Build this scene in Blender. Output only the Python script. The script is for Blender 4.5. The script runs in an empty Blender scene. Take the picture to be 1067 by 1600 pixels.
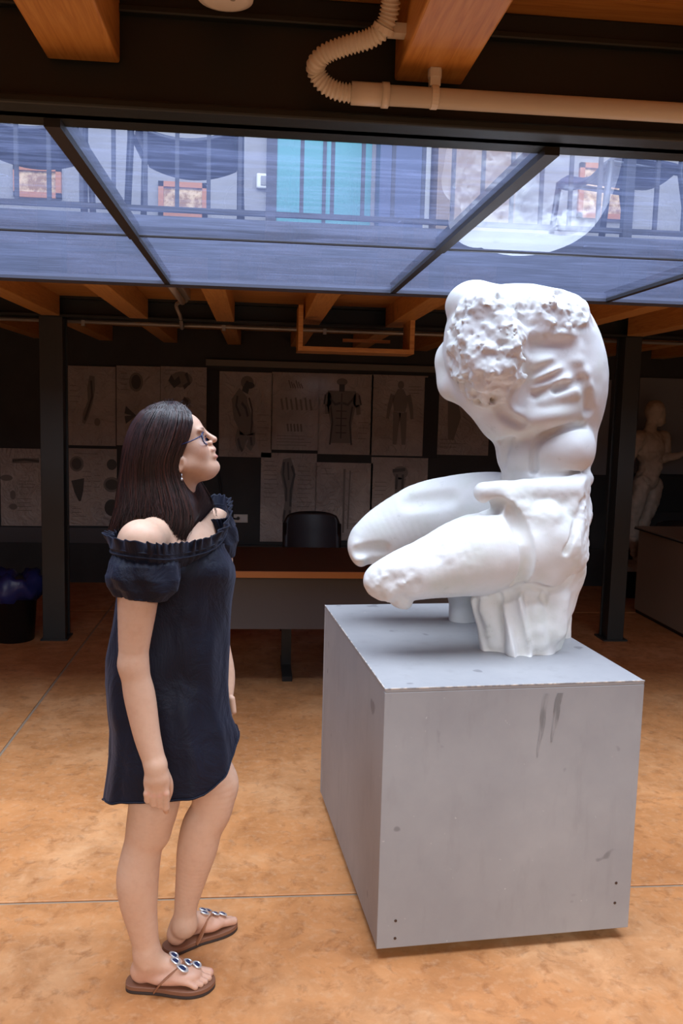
import bpy, math, random
import numpy as np
from mathutils import Matrix, Vector
random.seed(7); np.random.seed(7)
PI = math.pi

# ------------------------------------------------------------------ camera
FPX, CX, CY, CAM_H = 1355.0, 533.5, 800.0, 1.60
def _n(v): return v / np.linalg.norm(v)
_dy = _n(np.array([405 - CX, 641 - CY, FPX])); _up = -_n(np.array([222 - CX, 12600 - CY, FPX]))
_up = _n(_up - _dy * (_up @ _dy)); _dx = np.cross(_dy, _up)
ROT = np.stack([_dx, _dy, _up])
CAMP = np.array([0, 0, CAM_H])
def at(px, py, Y):
    """world point at room depth Y for a point measured on the photograph"""
    r = ROT @ np.array([px - CX, py - CY, FPX]); return CAMP + r * (Y / r[1])
def atz(px, py, Z):
    r = ROT @ np.array([px - CX, py - CY, FPX]); return CAMP + r * ((Z - CAM_H) / r[2])
scn = bpy.context.scene
COL = scn.collection
cam_d = bpy.data.cameras.new('camera'); cam = bpy.data.objects.new('camera', cam_d); COL.objects.link(cam)
cam_d.lens = FPX / 1600 * 36; cam_d.sensor_width = 36; cam_d.sensor_fit = 'AUTO'; cam_d.clip_start = 0.05
m = Matrix.Identity(4)
for i in range(3):
    m[i][0] = ROT[i, 0]; m[i][1] = -ROT[i, 1]; m[i][2] = -ROT[i, 2]; m[i][3] = CAMP[i]
cam.matrix_world = m
scn.camera = cam
scn.view_settings.view_transform = 'Standard'; scn.view_settings.look = 'None'
scn.view_settings.gamma = 1; scn.view_settings.use_curve_mapping = False
scn.view_settings.exposure = 0.0

# ------------------------------------------------------------------ world and daylight
w = bpy.data.worlds.new('sky'); scn.world = w; w.use_nodes = True
w.node_tree.nodes['Background'].inputs[0].default_value = (0.62, 0.74, 1.0, 1)
w.node_tree.nodes['Background'].inputs[1].default_value = 0.25
def area(name, loc, rot, sx, sy, power, col):
    d = bpy.data.lights.new(name, 'AREA'); d.shape = 'RECTANGLE'; d.size = sx; d.size_y = sy
    d.energy = power; d.color = col
    o = bpy.data.objects.new(name, d); COL.objects.link(o); o.location = loc; o.rotation_euler = rot
    return o
# daylight from the open sky over the glass floor, well above the upper gallery
area('sky_above_glass_offscreen', (0.6, 1.9, 6.4), (0, 0, 0), 9.0, 3.8, 1260, (0.93, 0.975, 1.0))
# daylight in the high window opening of the hall behind the photographer
area('window_behind_camera_offscreen', (0.6, -7.24, 4.85), (PI / 2, 0, 0), 7.0, 2.2, 700, (0.97, 0.98, 1.0))

# ------------------------------------------------------------------ materials
def mat(name, build=None, base=(0.5, 0.5, 0.5), rough=0.5, metal=0.0, spec=0.5):
    M = bpy.data.materials.new(name); M.use_nodes = True
    nt = M.node_tree; b = nt.nodes['Principled BSDF']
    b.inputs['Base Color'].default_value = (*base, 1); b.inputs['Roughness'].default_value = rough
    b.inputs['Metallic'].default_value = metal; b.inputs['Specular IOR Level'].default_value = spec
    if build: build(nt, b)
    return M
def nd(nt, t, **kw):
    n = nt.nodes.new(t)
    for k, v in kw.items():
        if k in n.inputs: n.inputs[k].default_value = v
        else: setattr(n, k, v)
    return n
def coords(nt, scale=(1, 1, 1), kind='Object'):
    tc = nd(nt, 'ShaderNodeTexCoord'); mp = nd(nt, 'ShaderNodeMapping'); mp.inputs['Scale'].default_value = scale
    nt.links.new(tc.outputs[kind], mp.inputs['Vector']); return mp.outputs['Vector']
def ramp(nt, fac, stops):
    r = nd(nt, 'ShaderNodeValToRGB'); e = r.color_ramp.elements
    while len(e) < len(stops): e.new(0.5)
    for i, (p, c) in enumerate(stops):
        e[i].position = p; e[i].color = (*c, 1) if len(c) == 3 else c
    nt.links.new(fac, r.inputs['Fac']); return r.outputs['Color']
def noise(nt, vec, scale, detail=4, rough=0.55, dist=0.0):
    n = nd(nt, 'ShaderNodeTexNoise', Scale=scale, Detail=detail, Roughness=rough, Distortion=dist)
    nt.links.new(vec, n.inputs['Vector']); return n.outputs['Fac']
def mixc(nt, fac, a, b, mode='MIX'):
    n = nd(nt, 'ShaderNodeMix', data_type='RGBA', blend_type=mode)
    for s, v in ((n.inputs[0], fac), (n.inputs[6], a), (n.inputs[7], b)):
        if hasattr(v, 'is_linked'): nt.links.new(v, s)
        elif isinstance(v, (int, float)): s.default_value = v
        else: s.default_value = (*v, 1)
    return n.outputs[2]
def bump(nt, b, h, strength=0.3, dist=0.01):
    n = nd(nt, 'ShaderNodeBump', Strength=strength, Distance=dist)
    nt.links.new(h, n.inputs['Height']); nt.links.new(n.outputs['Normal'], b.inputs['Normal'])

def _floor(nt, b):
    v = coords(nt, kind='Object')
    big = noise(nt, v, 1.3, 6, 0.6, 0.6); mid = noise(nt, v, 5.5, 6, 0.65, 0.4); fine = noise(nt, v, 34, 3, 0.6)
    c = ramp(nt, big, [(0.3, (0.50, 0.205, 0.072)), (0.5, (0.62, 0.27, 0.100)), (0.72, (0.72, 0.39, 0.19))])
    c = mixc(nt, ramp(nt, mid, [(0.40, (0, 0, 0)), (0.72, (0.85, 0.85, 0.85))]), c, (0.40, 0.165, 0.055))
    sp = noise(nt, v, 17, 4, 0.6, 0.5)
    c = mixc(nt, ramp(nt, sp, [(0.53, (0, 0, 0)), (0.70, (0.62, 0.62, 0.62))]), c, (0.30, 0.11, 0.034))
    c = mixc(nt, ramp(nt, fine, [(0.5, (0, 0, 0)), (0.8, (0.3, 0.3, 0.3))]), c, (0.75, 0.5, 0.3))
    nt.links.new(c, b.inputs['Base Color'])
    r = ramp(nt, mid, [(0.3, (0.38,) * 3), (0.7, (0.55,) * 3)]); nt.links.new(r, b.inputs['Roughness'])
    bump(nt, b, fine, 0.06, 0.004)
M_FLOOR = mat('stained_concrete', _floor, spec=0.35)
M_GROUT = mat('joint_filler', base=(0.34, 0.25, 0.17), rough=0.9)

def _wood(c0, c1, c2, sc):
    def f(nt, b):
        v = coords(nt, sc)
        g = noise(nt, v, 6, 5, 0.6, 1.2); k = noise(nt, coords(nt, (1.2, 1.2, 1.2)), 3.2, 2, 0.5)
        c = ramp(nt, g, [(0.3, c0), (0.52, c1), (0.75, c2)])
        c = mixc(nt, ramp(nt, k, [(0.70, (0, 0, 0)), (0.76, (0.7, 0.7, 0.7))]), c, tuple(x * 0.35 for x in c0))
        nt.links.new(c, b.inputs['Base Color']); bump(nt, b, g, 0.05, 0.003)
    return f
WC = ((0.50, 0.215, 0.052), (0.64, 0.315, 0.085), (0.72, 0.40, 0.13))
M_WOODY = mat('varnished_pine_lengthwise', _wood(*WC, (14, 0.8, 14)), rough=0.42)
M_WOODX = mat('varnished_pine_crosswise', _wood(*WC, (0.8, 14, 14)), rough=0.42)
M_STEEL = mat('dark_painted_steel', lambda nt, b: bump(nt, b, noise(nt, coords(nt), 160, 2), 0.04, 0.002), base=(0.010, 0.017, 0.018), rough=0.48)
M_COLUMN = mat('charcoal_painted_steel', base=(0.026, 0.031, 0.032), rough=0.42)
M_BLACK = mat('black_rubber_gasket', base=(0.012, 0.012, 0.014), rough=0.6)
M_BAR = mat('dark_glazing_bar', base=(0.035, 0.035, 0.04), rough=0.5)
M_PVC = mat('cream_plastic_conduit', base=(0.76, 0.75, 0.68), rough=0.4)
M_GALV = mat('galvanised_conduit', base=(0.42, 0.40, 0.37), rough=0.4, metal=0.4)
M_WHITE = mat('white_plastic', base=(0.78, 0.77, 0.74), rough=0.4)
M_DARKWALL = mat('charcoal_wall_paint', lambda nt, b: nt.links.new(ramp(nt, noise(nt, coords(nt), 3, 5), [(0.3, (0.034, 0.035, 0.034)), (0.7, (0.050, 0.050, 0.048))]), b.inputs['Base Color']), rough=0.75)
M_PLASTER = mat('greige_plaster', lambda nt, b: nt.links.new(ramp(nt, noise(nt, coords(nt), 2.2, 5), [(0.3, (0.27, 0.26, 0.27)), (0.7, (0.34, 0.325, 0.325))]), b.inputs['Base Color']), rough=0.85)
M_DADO = mat('brown_wall_band', base=(0.22, 0.14, 0.11), rough=0.8)
M_TEAL = mat('teal_door_paint', base=(0.065, 0.30, 0.33), rough=0.5)
M_NAVYP = mat('blue_grey_metal', base=(0.05, 0.07, 0.15), rough=0.5)
M_BROWN = mat('brown_hardboard', base=(0.27, 0.19, 0.14), rough=0.7)
M_CHAIRB = mat('dark_blue_plastic', base=(0.018, 0.024, 0.060), rough=0.42)
M_CHAIRK = mat('black_plastic', base=(0.012, 0.012, 0.014), rough=0.38)
M_TUBE = mat('dark_chair_tube', base=(0.03, 0.035, 0.05), rough=0.35, metal=0.5)
M_RAILM = mat('railing_grey_paint', base=(0.03, 0.033, 0.05), rough=0.6)
M_SLAB = mat('gallery_edge_steel', base=(0.07, 0.08, 0.12), rough=0.5)

def _ped(nt, b):
    v = coords(nt)
    a = noise(nt, v, 2.6, 6, 0.62); s = noise(nt, coords(nt, (1, 1, 0.25)), 18, 4, 0.6); sp = noise(nt, v, 9, 2, 0.45)
    c = ramp(nt, a, [(0.3, (0.300, 0.295, 0.305)), (0.55, (0.345, 0.340, 0.345)), (0.75, (0.385, 0.378, 0.380))])
    c = mixc(nt, ramp(nt, s, [(0.55, (0, 0, 0)), (0.8, (0.35,) * 3)]), c, (0.22, 0.21, 0.21))
    c = mixc(nt, ramp(nt, sp, [(0.715, (0, 0, 0)), (0.735, (0.6,) * 3)]), c, (0.15, 0.145, 0.15))
    w_ = noise(nt, v, 70, 2, 0.5)
    c = mixc(nt, ramp(nt, w_, [(0.74, (0, 0, 0)), (0.78, (0.6,) * 3)]), c, (0.6, 0.58, 0.56))
    nt.links.new(c, b.inputs['Base Color']); bump(nt, b, s, 0.05, 0.003)
M_PED = mat('grey_painted_board', _ped, rough=0.5, spec=0.35)
M_CHIP = mat('worn_board_edge', lambda nt, b: nt.links.new(ramp(nt, noise(nt, coords(nt), 40, 4), [(0.42, (0.26, 0.25, 0.25)), (0.6, (0.55, 0.48, 0.42))]), b.inputs['Base Color']), rough=0.8)
M_STAIN = mat('dark_drip_stain', lambda nt, b: nt.links.new(ramp(nt, noise(nt, coords(nt, (1, 1, 0.2)), 60, 3), [(0.4, (0.20, 0.198, 0.20)), (0.6, (0.31, 0.305, 0.31))]), b.inputs['Base Color']), rough=0.6)
M_SCREW = mat('rusty_screw', base=(0.06, 0.03, 0.02), rough=0.6)

def _marble(nt, b):
    v = coords(nt)
    a = noise(nt, v, 2.4, 5, 0.6); g = noise(nt, v, 7, 5, 0.6)
    c = ramp(nt, a, [(0.35, (0.80, 0.79, 0.75)), (0.6, (0.86, 0.855, 0.84))])
    # faint greenish-yellow patina in patches, dusty grey scuffs
    c = mixc(nt, ramp(nt, g, [(0.48, (0, 0, 0)), (0.72, (0.45,) * 3)]), c, (0.66, 0.70, 0.58))
    sc = noise(nt, v, 16, 6, 0.7)
    c = mixc(nt, ramp(nt, sc, [(0.60, (0, 0, 0)), (0.74, (0.5,) * 3)]), c, (0.50, 0.49, 0.44))
    nt.links.new(c, b.inputs['Base Color']); bump(nt, b, noise(nt, v, 55, 5, 0.65), 0.16, 0.004)
M_MARBLE = mat('white_plaster_cast', _marble, rough=0.6, spec=0.3)
M_ECORCHE = mat('aged_plaster_cast', lambda nt, b: nt.links.new(ramp(nt, noise(nt, coords(nt), 9, 5), [(0.3, (0.40, 0.33, 0.25)), (0.7, (0.58, 0.50, 0.40))]), b.inputs['Base Color']), rough=0.55)

def _skin(nt, b):
    at_ = nd(nt, 'ShaderNodeVertexColor', layer_name='tint')
    v = coords(nt); n_ = noise(nt, v, 45, 4, 0.6)
    c = mixc(nt, ramp(nt, n_, [(0.45, (0, 0, 0)), (0.8, (0.22,) * 3)]), at_.outputs['Color'], (0.45, 0.19, 0.12))
    nt.links.new(c, b.inputs['Base Color'])
    b.inputs['Subsurface Weight'].default_value = 0.12; b.inputs['Subsurface Radius'].default_value = (0.012, 0.005, 0.003)
    b.inputs['Subsurface Scale'].default_value = 0.6
    bump(nt, b, noise(nt, v, 260, 2), 0.04, 0.001)
M_SKIN = mat('skin', _skin, rough=0.48, spec=0.4)
def _hair(nt, b):
    v = coords(nt, (60, 60, 4)); n_ = noise(nt, v, 3, 4, 0.6)
    c = ramp(nt, n_, [(0.3, (0.008, 0.0035, 0.003)), (0.55, (0.022, 0.0085, 0.007)), (0.8, (0.060, 0.020, 0.017))])
    nt.links.new(c, b.inputs['Base Color'])
    r_ = ramp(nt, n_, [(0.3, (0.30,) * 3), (0.8, (0.48,) * 3)]); nt.links.new(r_, b.inputs['Roughness'])
M_HAIR = mat('dark_brown_hair', _hair, spec=0.5)
M_AUBURN = mat('auburn_hair', base=(0.055, 0.018, 0.013), rough=0.36)
def _cloth(nt, b):
    v = coords(nt)
    n_ = noise(nt, v, 5, 4, 0.6)
    c = ramp(nt, n_, [(0.3, (0.0042, 0.0052, 0.0130)), (0.7, (0.0068, 0.0082, 0.0200))])
    nt.links.new(c, b.inputs['Base Color'])
    b.inputs['Sheen Weight'].default_value = 0.10; b.inputs['Sheen Roughness'].default_value = 0.5
    b.inputs['Sheen Tint'].default_value = (0.5, 0.55, 0.8, 1)
    wr = noise(nt, coords(nt, (1, 1, 0.75)), 9, 5, 0.6, 1.2); bump(nt, b, wr, 0.65, 0.016)
M_DRESS = mat('navy_cotton', _cloth, rough=0.62, spec=0.24)
M_SOLE = mat('brown_leather_sole', base=(0.23, 0.10, 0.055), rough=0.55)
M_OUTSOLE = mat('dark_rubber_outsole', base=(0.045, 0.03, 0.025), rough=0.7)
M_STRAP = mat('tan_leather_strap', base=(0.30, 0.125, 0.06), rough=0.45)
M_SILVER = mat('silver_beading', base=(0.75, 0.76, 0.78), rough=0.25, metal=0.6)
M_GEM = mat('dark_blue_gem', base=(0.02, 0.035, 0.10), rough=0.08)
M_FRAME = mat('navy_spectacle_frame', base=(0.012, 0.022, 0.09), rough=0.3)
M_PANE = bpy.data.materials.new('spectacle_lens'); M_PANE.use_nodes = True
nt = M_PANE.node_tree; nt.nodes.clear()
o_ = nd(nt, 'ShaderNodeOutputMaterial'); mx = nd(nt, 'ShaderNodeMixShader', Fac=0.12); t_ = nd(nt, 'ShaderNodeBsdfTransparent'); g_ = nd(nt, 'ShaderNodeBsdfGlossy', Roughness=0.03)
t_.inputs[0].default_value = (0.75, 0.85, 1, 1)
nt.links.new(t_.outputs[0], mx.inputs[1]); nt.links.new(g_.outputs[0], mx.inputs[2]); nt.links.new(mx.outputs[0], o_.inputs[0])

# walk-on glass: dusty, scratched, mirror-like at grazing angles
M_GLASS = bpy.data.materials.new('dusty_floor_glass'); M_GLASS.use_nodes = True
nt = M_GLASS.node_tree; nt.nodes.clear()
o_ = nd(nt, 'ShaderNodeOutputMaterial')
t_ = nd(nt, 'ShaderNodeBsdfTransparent'); t_.inputs[0].default_value = (0.78, 0.86, 1.0, 1)
tl = nd(nt, 'ShaderNodeBsdfTranslucent'); tl.inputs[0].default_value = (0.33, 0.41, 0.80, 1)
v = coords(nt, (1, 1, 1)); v2 = coords(nt, (1.2, 9, 1))
hz = noise(nt, v, 3.0, 6, 0.65); sm = noise(nt, v2, 3.5, 6, 0.7, 0.8)
vo = nd(nt, 'ShaderNodeTexVoronoi', feature='DISTANCE_TO_EDGE', Scale=3.2); 
wv = nd(nt, 'ShaderNodeVectorMath', operation='ADD'); nz = nd(nt, 'ShaderNodeTexNoise', Scale=1.6, Detail=2.0)
nt.links.new(v, nz.inputs['Vector']); nt.links.new(v2, wv.inputs[0]); nt.links.new(nz.outputs['Color'], wv.inputs[1]); nt.links.new(wv.outputs[0], vo.inputs['Vector'])
scr = ramp(nt, vo.outputs['Distance'], [(0.0, (1, 1, 1)), (0.006, (0, 0, 0))])
gate = ramp(nt, noise(nt, v, 4.4, 2), [(0.52, (0, 0, 0)), (0.62, (1, 1, 1))])
scr = mixc(nt, 1.0, scr, gate, 'MULTIPLY')
h1 = ramp(nt, hz, [(0.3, (0.085,) * 3), (0.7, (0.15,) * 3)]); h2 = ramp(nt, sm, [(0.45, (0, 0, 0)), (0.8, (0.16,) * 3)])
hs = mixc(nt, 1.0, h1, h2, 'ADD'); hs = mixc(nt, 0.25, hs, scr, 'ADD')
m1 = nd(nt, 'ShaderNodeMixShader'); nt.links.new(hs, m1.inputs[0]); nt.links.new(t_.outputs[0], m1.inputs[1]); nt.links.new(tl.outputs[0], m1.inputs[2])
lw = nd(nt, 'ShaderNodeLayerWeight', Blend=0.5)
pw = nd(nt, 'ShaderNodeMath', operation='POWER'); pw.inputs[1].default_value = 5; nt.links.new(lw.outputs['Facing'], pw.inputs[0])
ml = nd(nt, 'ShaderNodeMath', operation='MULTIPLY_ADD'); ml.inputs[1].default_value = 0.93; ml.inputs[2].default_value = 0.06; nt.links.new(pw.outputs[0], ml.inputs[0])
gl = nd(nt, 'ShaderNodeBsdfGlossy', Roughness=0.012)
m2 = nd(nt, 'ShaderNodeMixShader'); nt.links.new(ml.outputs[0], m2.inputs[0]); nt.links.new(m1.outputs[0], m2.inputs[1]); nt.links.new(gl.outputs[0], m2.inputs[2])
nt.links.new(m2.outputs[0], o_.inputs[0])
M_CLEAR = bpy.data.materials.new('clear_glass_top'); M_CLEAR.use_nodes = True
nt = M_CLEAR.node_tree; nt.nodes.clear(); o_ = nd(nt, 'ShaderNodeOutputMaterial'); t_ = nd(nt, 'ShaderNodeBsdfTransparent'); nt.links.new(t_.outputs[0], o_.inputs[0])

def _poster(nt, b):
    v = coords(nt)
    c = ramp(nt, noise(nt, v, 4, 4), [(0.3, (0.34, 0.30, 0.27)), (0.7, (0.45, 0.405, 0.37))]); nt.links.new(c, b.inputs['Base Color'])
    b.inputs['Coat Weight'].default_value = 0.6; b.inputs['Coat Roughness'].default_value = 0.12
    bump(nt, b, noise(nt, v, 9, 3, 0.5, 2.2), 0.9, 0.03)
M_POSTER = mat('poster_in_plastic_sleeve', _poster, rough=0.35)
M_INK = mat('poster_ink', base=(0.045, 0.038, 0.033), rough=0.4)
M_INK2 = mat('poster_mid_ink', base=(0.17, 0.145, 0.125), rough=0.4)
M_BOARD = mat('pale_grey_board', base=(0.22, 0.23, 0.24), rough=0.6)
M_DESKTOP = mat('walnut_laminate', _wood((0.055, 0.020, 0.009), (0.085, 0.034, 0.015), (0.12, 0.05, 0.022), (1.0, 16, 16)), rough=0.45)
M_DESKEDGE = mat('orange_wood_edging', base=(0.50, 0.20, 0.05), rough=0.4)
M_PANEL = mat('dark_grey_laminate', base=(0.085, 0.080, 0.082), rough=0.5)
M_CAB = mat('cream_laminate', base=(0.33, 0.27, 0.20), rough=0.5)
M_BAG = mat('blue_plastic_bag', base=(0.02, 0.03, 0.16), rough=0.3)
M_PAPER = mat('cream_drawing_paper', lambda nt, b: nt.links.new(ramp(nt, noise(nt, coords(nt), 14, 5, 0.7), [(0.4, (0.35, 0.17, 0.07)), (0.58, (0.80, 0.55, 0.32))]), b.inputs['Base Color']), rough=0.8)
M_PICFRAME = mat('orange_picture_frame', base=(0.50, 0.17, 0.06), rough=0.5)

# ------------------------------------------------------------------ mesh helpers
class MB:
    def __init__(s): s.v = []; s.f = []
    def add(s, vs, fs):
        o = len(s.v); s.v += [tuple(map(float, p)) for p in vs]; s.f += [tuple(i + o for i in f) for f in fs]; return s
    def box(s, lo, hi, rz=0, about=None):
        x0, y0, z0 = lo; x1, y1, z1 = hi
        vs = [(x0, y0, z0), (x1, y0, z0), (x1, y1, z0), (x0, y1, z0), (x0, y0, z1), (x1, y0, z1), (x1, y1, z1), (x0, y1, z1)]
        if rz:
            c, sn = math.cos(rz), math.sin(rz); ax, ay = about or ((x0 + x1) / 2, (y0 + y1) / 2)
            vs = [(ax + (x - ax) * c - (y - ay) * sn, ay + (x - ax) * sn + (y - ay) * c, z) for x, y, z in vs]
        return s.add(vs, [(3, 2, 1, 0), (4, 5, 6, 7), (0, 1, 5, 4), (1, 2, 6, 5), (2, 3, 7, 6), (3, 0, 4, 7)])
    def tube(s, path, r, n=10, caps=True, flat=None):
        P = [np.array(p, float) for p in path]; k = len(P); rr = r if hasattr(r, '__len__') else [r] * k
        t = [_n(P[min(i + 1, k - 1)] - P[max(i - 1, 0)]) for i in range(k)]
        u = np.cross(t[0], [0, 0, 1]); u = np.cross(t[0], [0, 1, 0]) if np.linalg.norm(u) < 1e-3 else u; u = _n(u)
        vs = []; fs = []
        for i in range(k):
            u = _n(u - t[i] * (u @ t[i])); q = np.cross(t[i], u)
            for j in range(n):
                a = 2 * PI * j / n; vs.append(P[i] + rr[i] * (math.cos(a) * u + math.sin(a) * q * (flat or 1)))
        for i in range(k - 1):
            for j in range(n):
                fs.append((i * n + j, i * n + (j + 1) % n, (i + 1) * n + (j + 1) % n, (i + 1) * n + j))
        if caps: fs += [tuple(range(n))[::-1], tuple(range((k - 1) * n, k * n))]
        return s.add(vs, fs)
    def prism(s, poly, z0, z1):
        n = len(poly); vs = [(x, y, z0) for x, y in poly] + [(x, y, z1) for x, y in poly]
        return s.add(vs, [tuple(range(n))[::-1], tuple(range(n, 2 * n))] + [(i, (i + 1) % n, (i + 1) % n + n, i + n) for i in range(n)])
    def lathe(s, prof, c, n=24):
        vs = []; fs = []
        for r, z in prof:
            for j in range(n): a = 2 * PI * j / n; vs.append((c[0] + r * math.cos(a), c[1] + r * math.sin(a), c[2] + z))
        for i in range(len(prof) - 1):
            for j in range(n): fs.append((i * n + j, i * n + (j + 1) % n, (i + 1) * n + (j + 1) % n, (i + 1) * n + j))
        fs += [tuple(range(n))[::-1], tuple(range((len(prof) - 1) * n, len(prof) * n))]
        return s.add(vs, fs)
    def loft(s, rings, caps=False):
        n = len(rings[0]); vs = [p for r in rings for p in r]; fs = []
        for i in range(len(rings) - 1):
            for j in range(n): fs.append((i * n + j, i * n + (j + 1) % n, (i + 1) * n + (j + 1) % n, (i + 1) * n + j))
        if caps: fs += [tuple(range(n))[::-1], tuple(range((len(rings) - 1) * n, len(rings) * n))]
        return s.add(vs, fs)
    def build(s, name, M, parent=None, smooth=False, bevel=0, sub=0, solid=0):
        me = bpy.data.meshes.new(name); me.from_pydata(s.v, [], s.f); me.update()
        return link(name, me, M, parent, smooth, bevel, sub, solid)
def link(name, me, M, parent=None, smooth=False, bevel=0, sub=0, solid=0):
    o = bpy.data.objects.new(name, me); COL.objects.link(o)
    for x in (M if isinstance(M, (list, tuple)) else [M]): me.materials.append(x)
    if smooth: me.shade_smooth()
    if solid: q = o.modifiers.new('thickness', 'SOLIDIFY'); q.thickness = solid; q.offset = 0
    if bevel: q = o.modifiers.new('bevel', 'BEVEL'); q.width = bevel; q.segments = 2; q.limit_method = 'ANGLE'
    if sub: q = o.modifiers.new('subdivision', 'SUBSURF'); q.levels = sub; q.render_levels = sub
    if parent:
        o.parent = parent; o.matrix_parent_inverse = Matrix.Translation(-parent_loc(parent))
    return o
def parent_loc(o):
    l = Vector(o.location)
    return l
def thing(name, label, cat, loc=(0, 0, 0), group=None):
    o = bpy.data.objects.new(name, None); COL.objects.link(o); o.location = [float(x) for x in loc]; o.empty_display_size = 0.1
    return tag(o, label, cat, group)
def tag(o, label, cat, group=None):
    o['label'] = label; o['category'] = cat
    if group: o['group'] = group
    return o
def struct(o): o['kind'] = 'structure'; return o
def empty_struct(name):
    o = bpy.data.objects.new(name, None); COL.objects.link(o); return struct(o)
def piece(name, me, M, parent, loc, rot=None):
    o = bpy.data.objects.new(name, me); COL.objects.link(o)
    if not me.materials: me.materials.append(M)
    o.parent = parent; o.location = [float(a) for a in loc]
    if rot: o.rotation_euler = rot
    return o

# ------------------------------------------------------------------ distance-field sculpting
class SDF:
    def __init__(s, lo, hi, h):
        s.lo = np.array(lo, float); s.h = h
        s.n = np.ceil((np.array(hi) - s.lo) / h).astype(int) + 1
        s.D = np.full(s.n, 1.0, np.float32)
        s.ax = [(s.lo[i] + h * np.arange(s.n[i])).astype(np.float32) for i in range(3)]
    def sub(s, lo, hi):
        a = np.clip(np.floor((np.array(lo) - s.lo) / s.h).astype(int), 0, s.n); b = np.clip(np.ceil((np.array(hi) - s.lo) / s.h).astype(int) + 1, 0, s.n)
        sl = tuple(slice(a[i], b[i]) for i in range(3))
        return sl, s.ax[0][sl[0]][:, None, None], s.ax[1][sl[1]][None, :, None], s.ax[2][sl[2]][None, None, :]
    def comb(s, sl, d, k, mode):
        D = s.D[sl]
        if D.size == 0: return
        k = max(k, 1e-5)
        if mode == '+': h = np.clip(0.5 + 0.5 * (D - d) / k, 0, 1); s.D[sl] = D * (1 - h) + d * h - k * h * (1 - h)
        else: h = np.clip(0.5 - 0.5 * (D + d) / k, 0, 1); s.D[sl] = D * (1 - h) - d * h + k * h * (1 - h)
    def ell(s, c, r, k=0.02, mode='+', R=None, cut=None):
        c = np.array(c, float); r = np.array(r, float); R = np.eye(3) if R is None else R   # rows: local axes
        e = np.sqrt(((R * r[:, None]) ** 2).sum(0)) + k * 1.3 + 2 * s.h
        sl, X, Y, Z = s.sub(c - e, c + e); X = X - c[0]; Y = Y - c[1]; Z = Z - c[2]
        L = [R[i, 0] * X + R[i, 1] * Y + R[i, 2] * Z for i in range(3)]
        k0 = np.sqrt(sum((L[i] / r[i]) ** 2 for i in range(3))) + 1e-6; k1 = np.sqrt(sum((L[i] / r[i] ** 2) ** 2 for i in range(3))) + 1e-6
        d = k0 * (k0 - 1) / k1
        for p, nr in (cut or ()):                      # keep the side the normal points away from
            nr = _n(np.array(nr, float)); q = p - c; d = np.maximum(d, (X - q[0]) * nr[0] + (Y - q[1]) * nr[1] + (Z - q[2]) * nr[2])
        s.comb(sl, d.astype(np.float32), k, mode); return s
    def cap(s, a, b, ra, rb, k=0.02, mode='+'):
        a = np.array(a, float); b = np.array(b, float); m_ = max(ra, rb) + k * 1.3 + 2 * s.h
        sl, X, Y, Z = s.sub(np.minimum(a, b) - m_, np.maximum(a, b) + m_); d = b - a
        t = np.clip(((X - a[0]) * d[0] + (Y - a[1]) * d[1] + (Z - a[2]) * d[2]) / max(d @ d, 1e-9), 0, 1)
        q = np.sqrt((X - a[0] - t * d[0]) ** 2 + (Y - a[1] - t * d[1]) ** 2 + (Z - a[2] - t * d[2]) ** 2) - (ra + (rb - ra) * t)
        s.comb(sl, q.astype(np.float32), k, mode); return s
    def chain(s, pts, k=0.02, mode='+'):
        """one smooth limb: positions and radii run through a spline, blended once"""
        Q = np.array([[*p, r] for p, r in pts], float); n = len(Q); S = []
        for i in range(n - 1):
            p0, p1, p2, p3 = Q[max(i - 1, 0)], Q[i], Q[i + 1], Q[min(i + 2, n - 1)]
            for j in range(5):
                t = j / 5; S.append(0.5 * (2 * p1 + (p2 - p0) * t + (2 * p0 - 5 * p1 + 4 * p2 - p3) * t * t + (3 * p1 - p0 - 3 * p2 + p3) * t ** 3))
        S = np.array(S + [Q[-1]]); m_ = S[:, 3].max() + k * 1.3 + 2 * s.h
        sl, X, Y, Z = s.sub(S[:, :3].min(0) - m_, S[:, :3].max(0) + m_); best = None
        full = np.full((X.shape[0], Y.shape[1], Z.shape[2]), 9.0, np.float32)
        for a, b in zip(S[:-1], S[1:]):
            mm = max(a[3], b[3]) + k * 1.3 + 2 * s.h + 0.01
            lo = np.minimum(a, b)[:3] - mm; hi = np.maximum(a, b)[:3] + mm
            ix = [np.searchsorted(v.ravel(), [lo[i], hi[i]]) for i, v in enumerate((X, Y, Z))]
            x = X[ix[0][0]:ix[0][1]]; y = Y[:, ix[1][0]:ix[1][1]]; z = Z[:, :, ix[2][0]:ix[2][1]]
            if min(x.size, y.size, z.size) == 0: continue
            d = b[:3] - a[:3]; t = np.clip(((x - a[0]) * d[0] + (y - a[1]) * d[1] + (z - a[2]) * d[2]) / max(d @ d, 1e-9), 0, 1)
            q = np.sqrt((x - a[0] - t * d[0]) ** 2 + (y - a[1] - t * d[1]) ** 2 + (z - a[2] - t * d[2]) ** 2) - (a[3] + (b[3] - a[3]) * t)
            v = full[ix[0][0]:ix[0][1], ix[1][0]:ix[1][1], ix[2][0]:ix[2][1]]; np.minimum(v, q.astype(np.float32), out=v)
        s.comb(sl, full, k, mode); return s
    def half(s, p, nrm, lo, hi, k=0.01):
        """cut away everything on the side the normal points to, inside a box"""
        sl, X, Y, Z = s.sub(lo, hi); nrm = _n(np.array(nrm, float))
        d = -((X - p[0]) * nrm[0] + (Y - p[1]) * nrm[1] + (Z - p[2]) * nrm[2])
        s.comb(sl, d.astype(np.float32), k, '-'); return s
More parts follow.
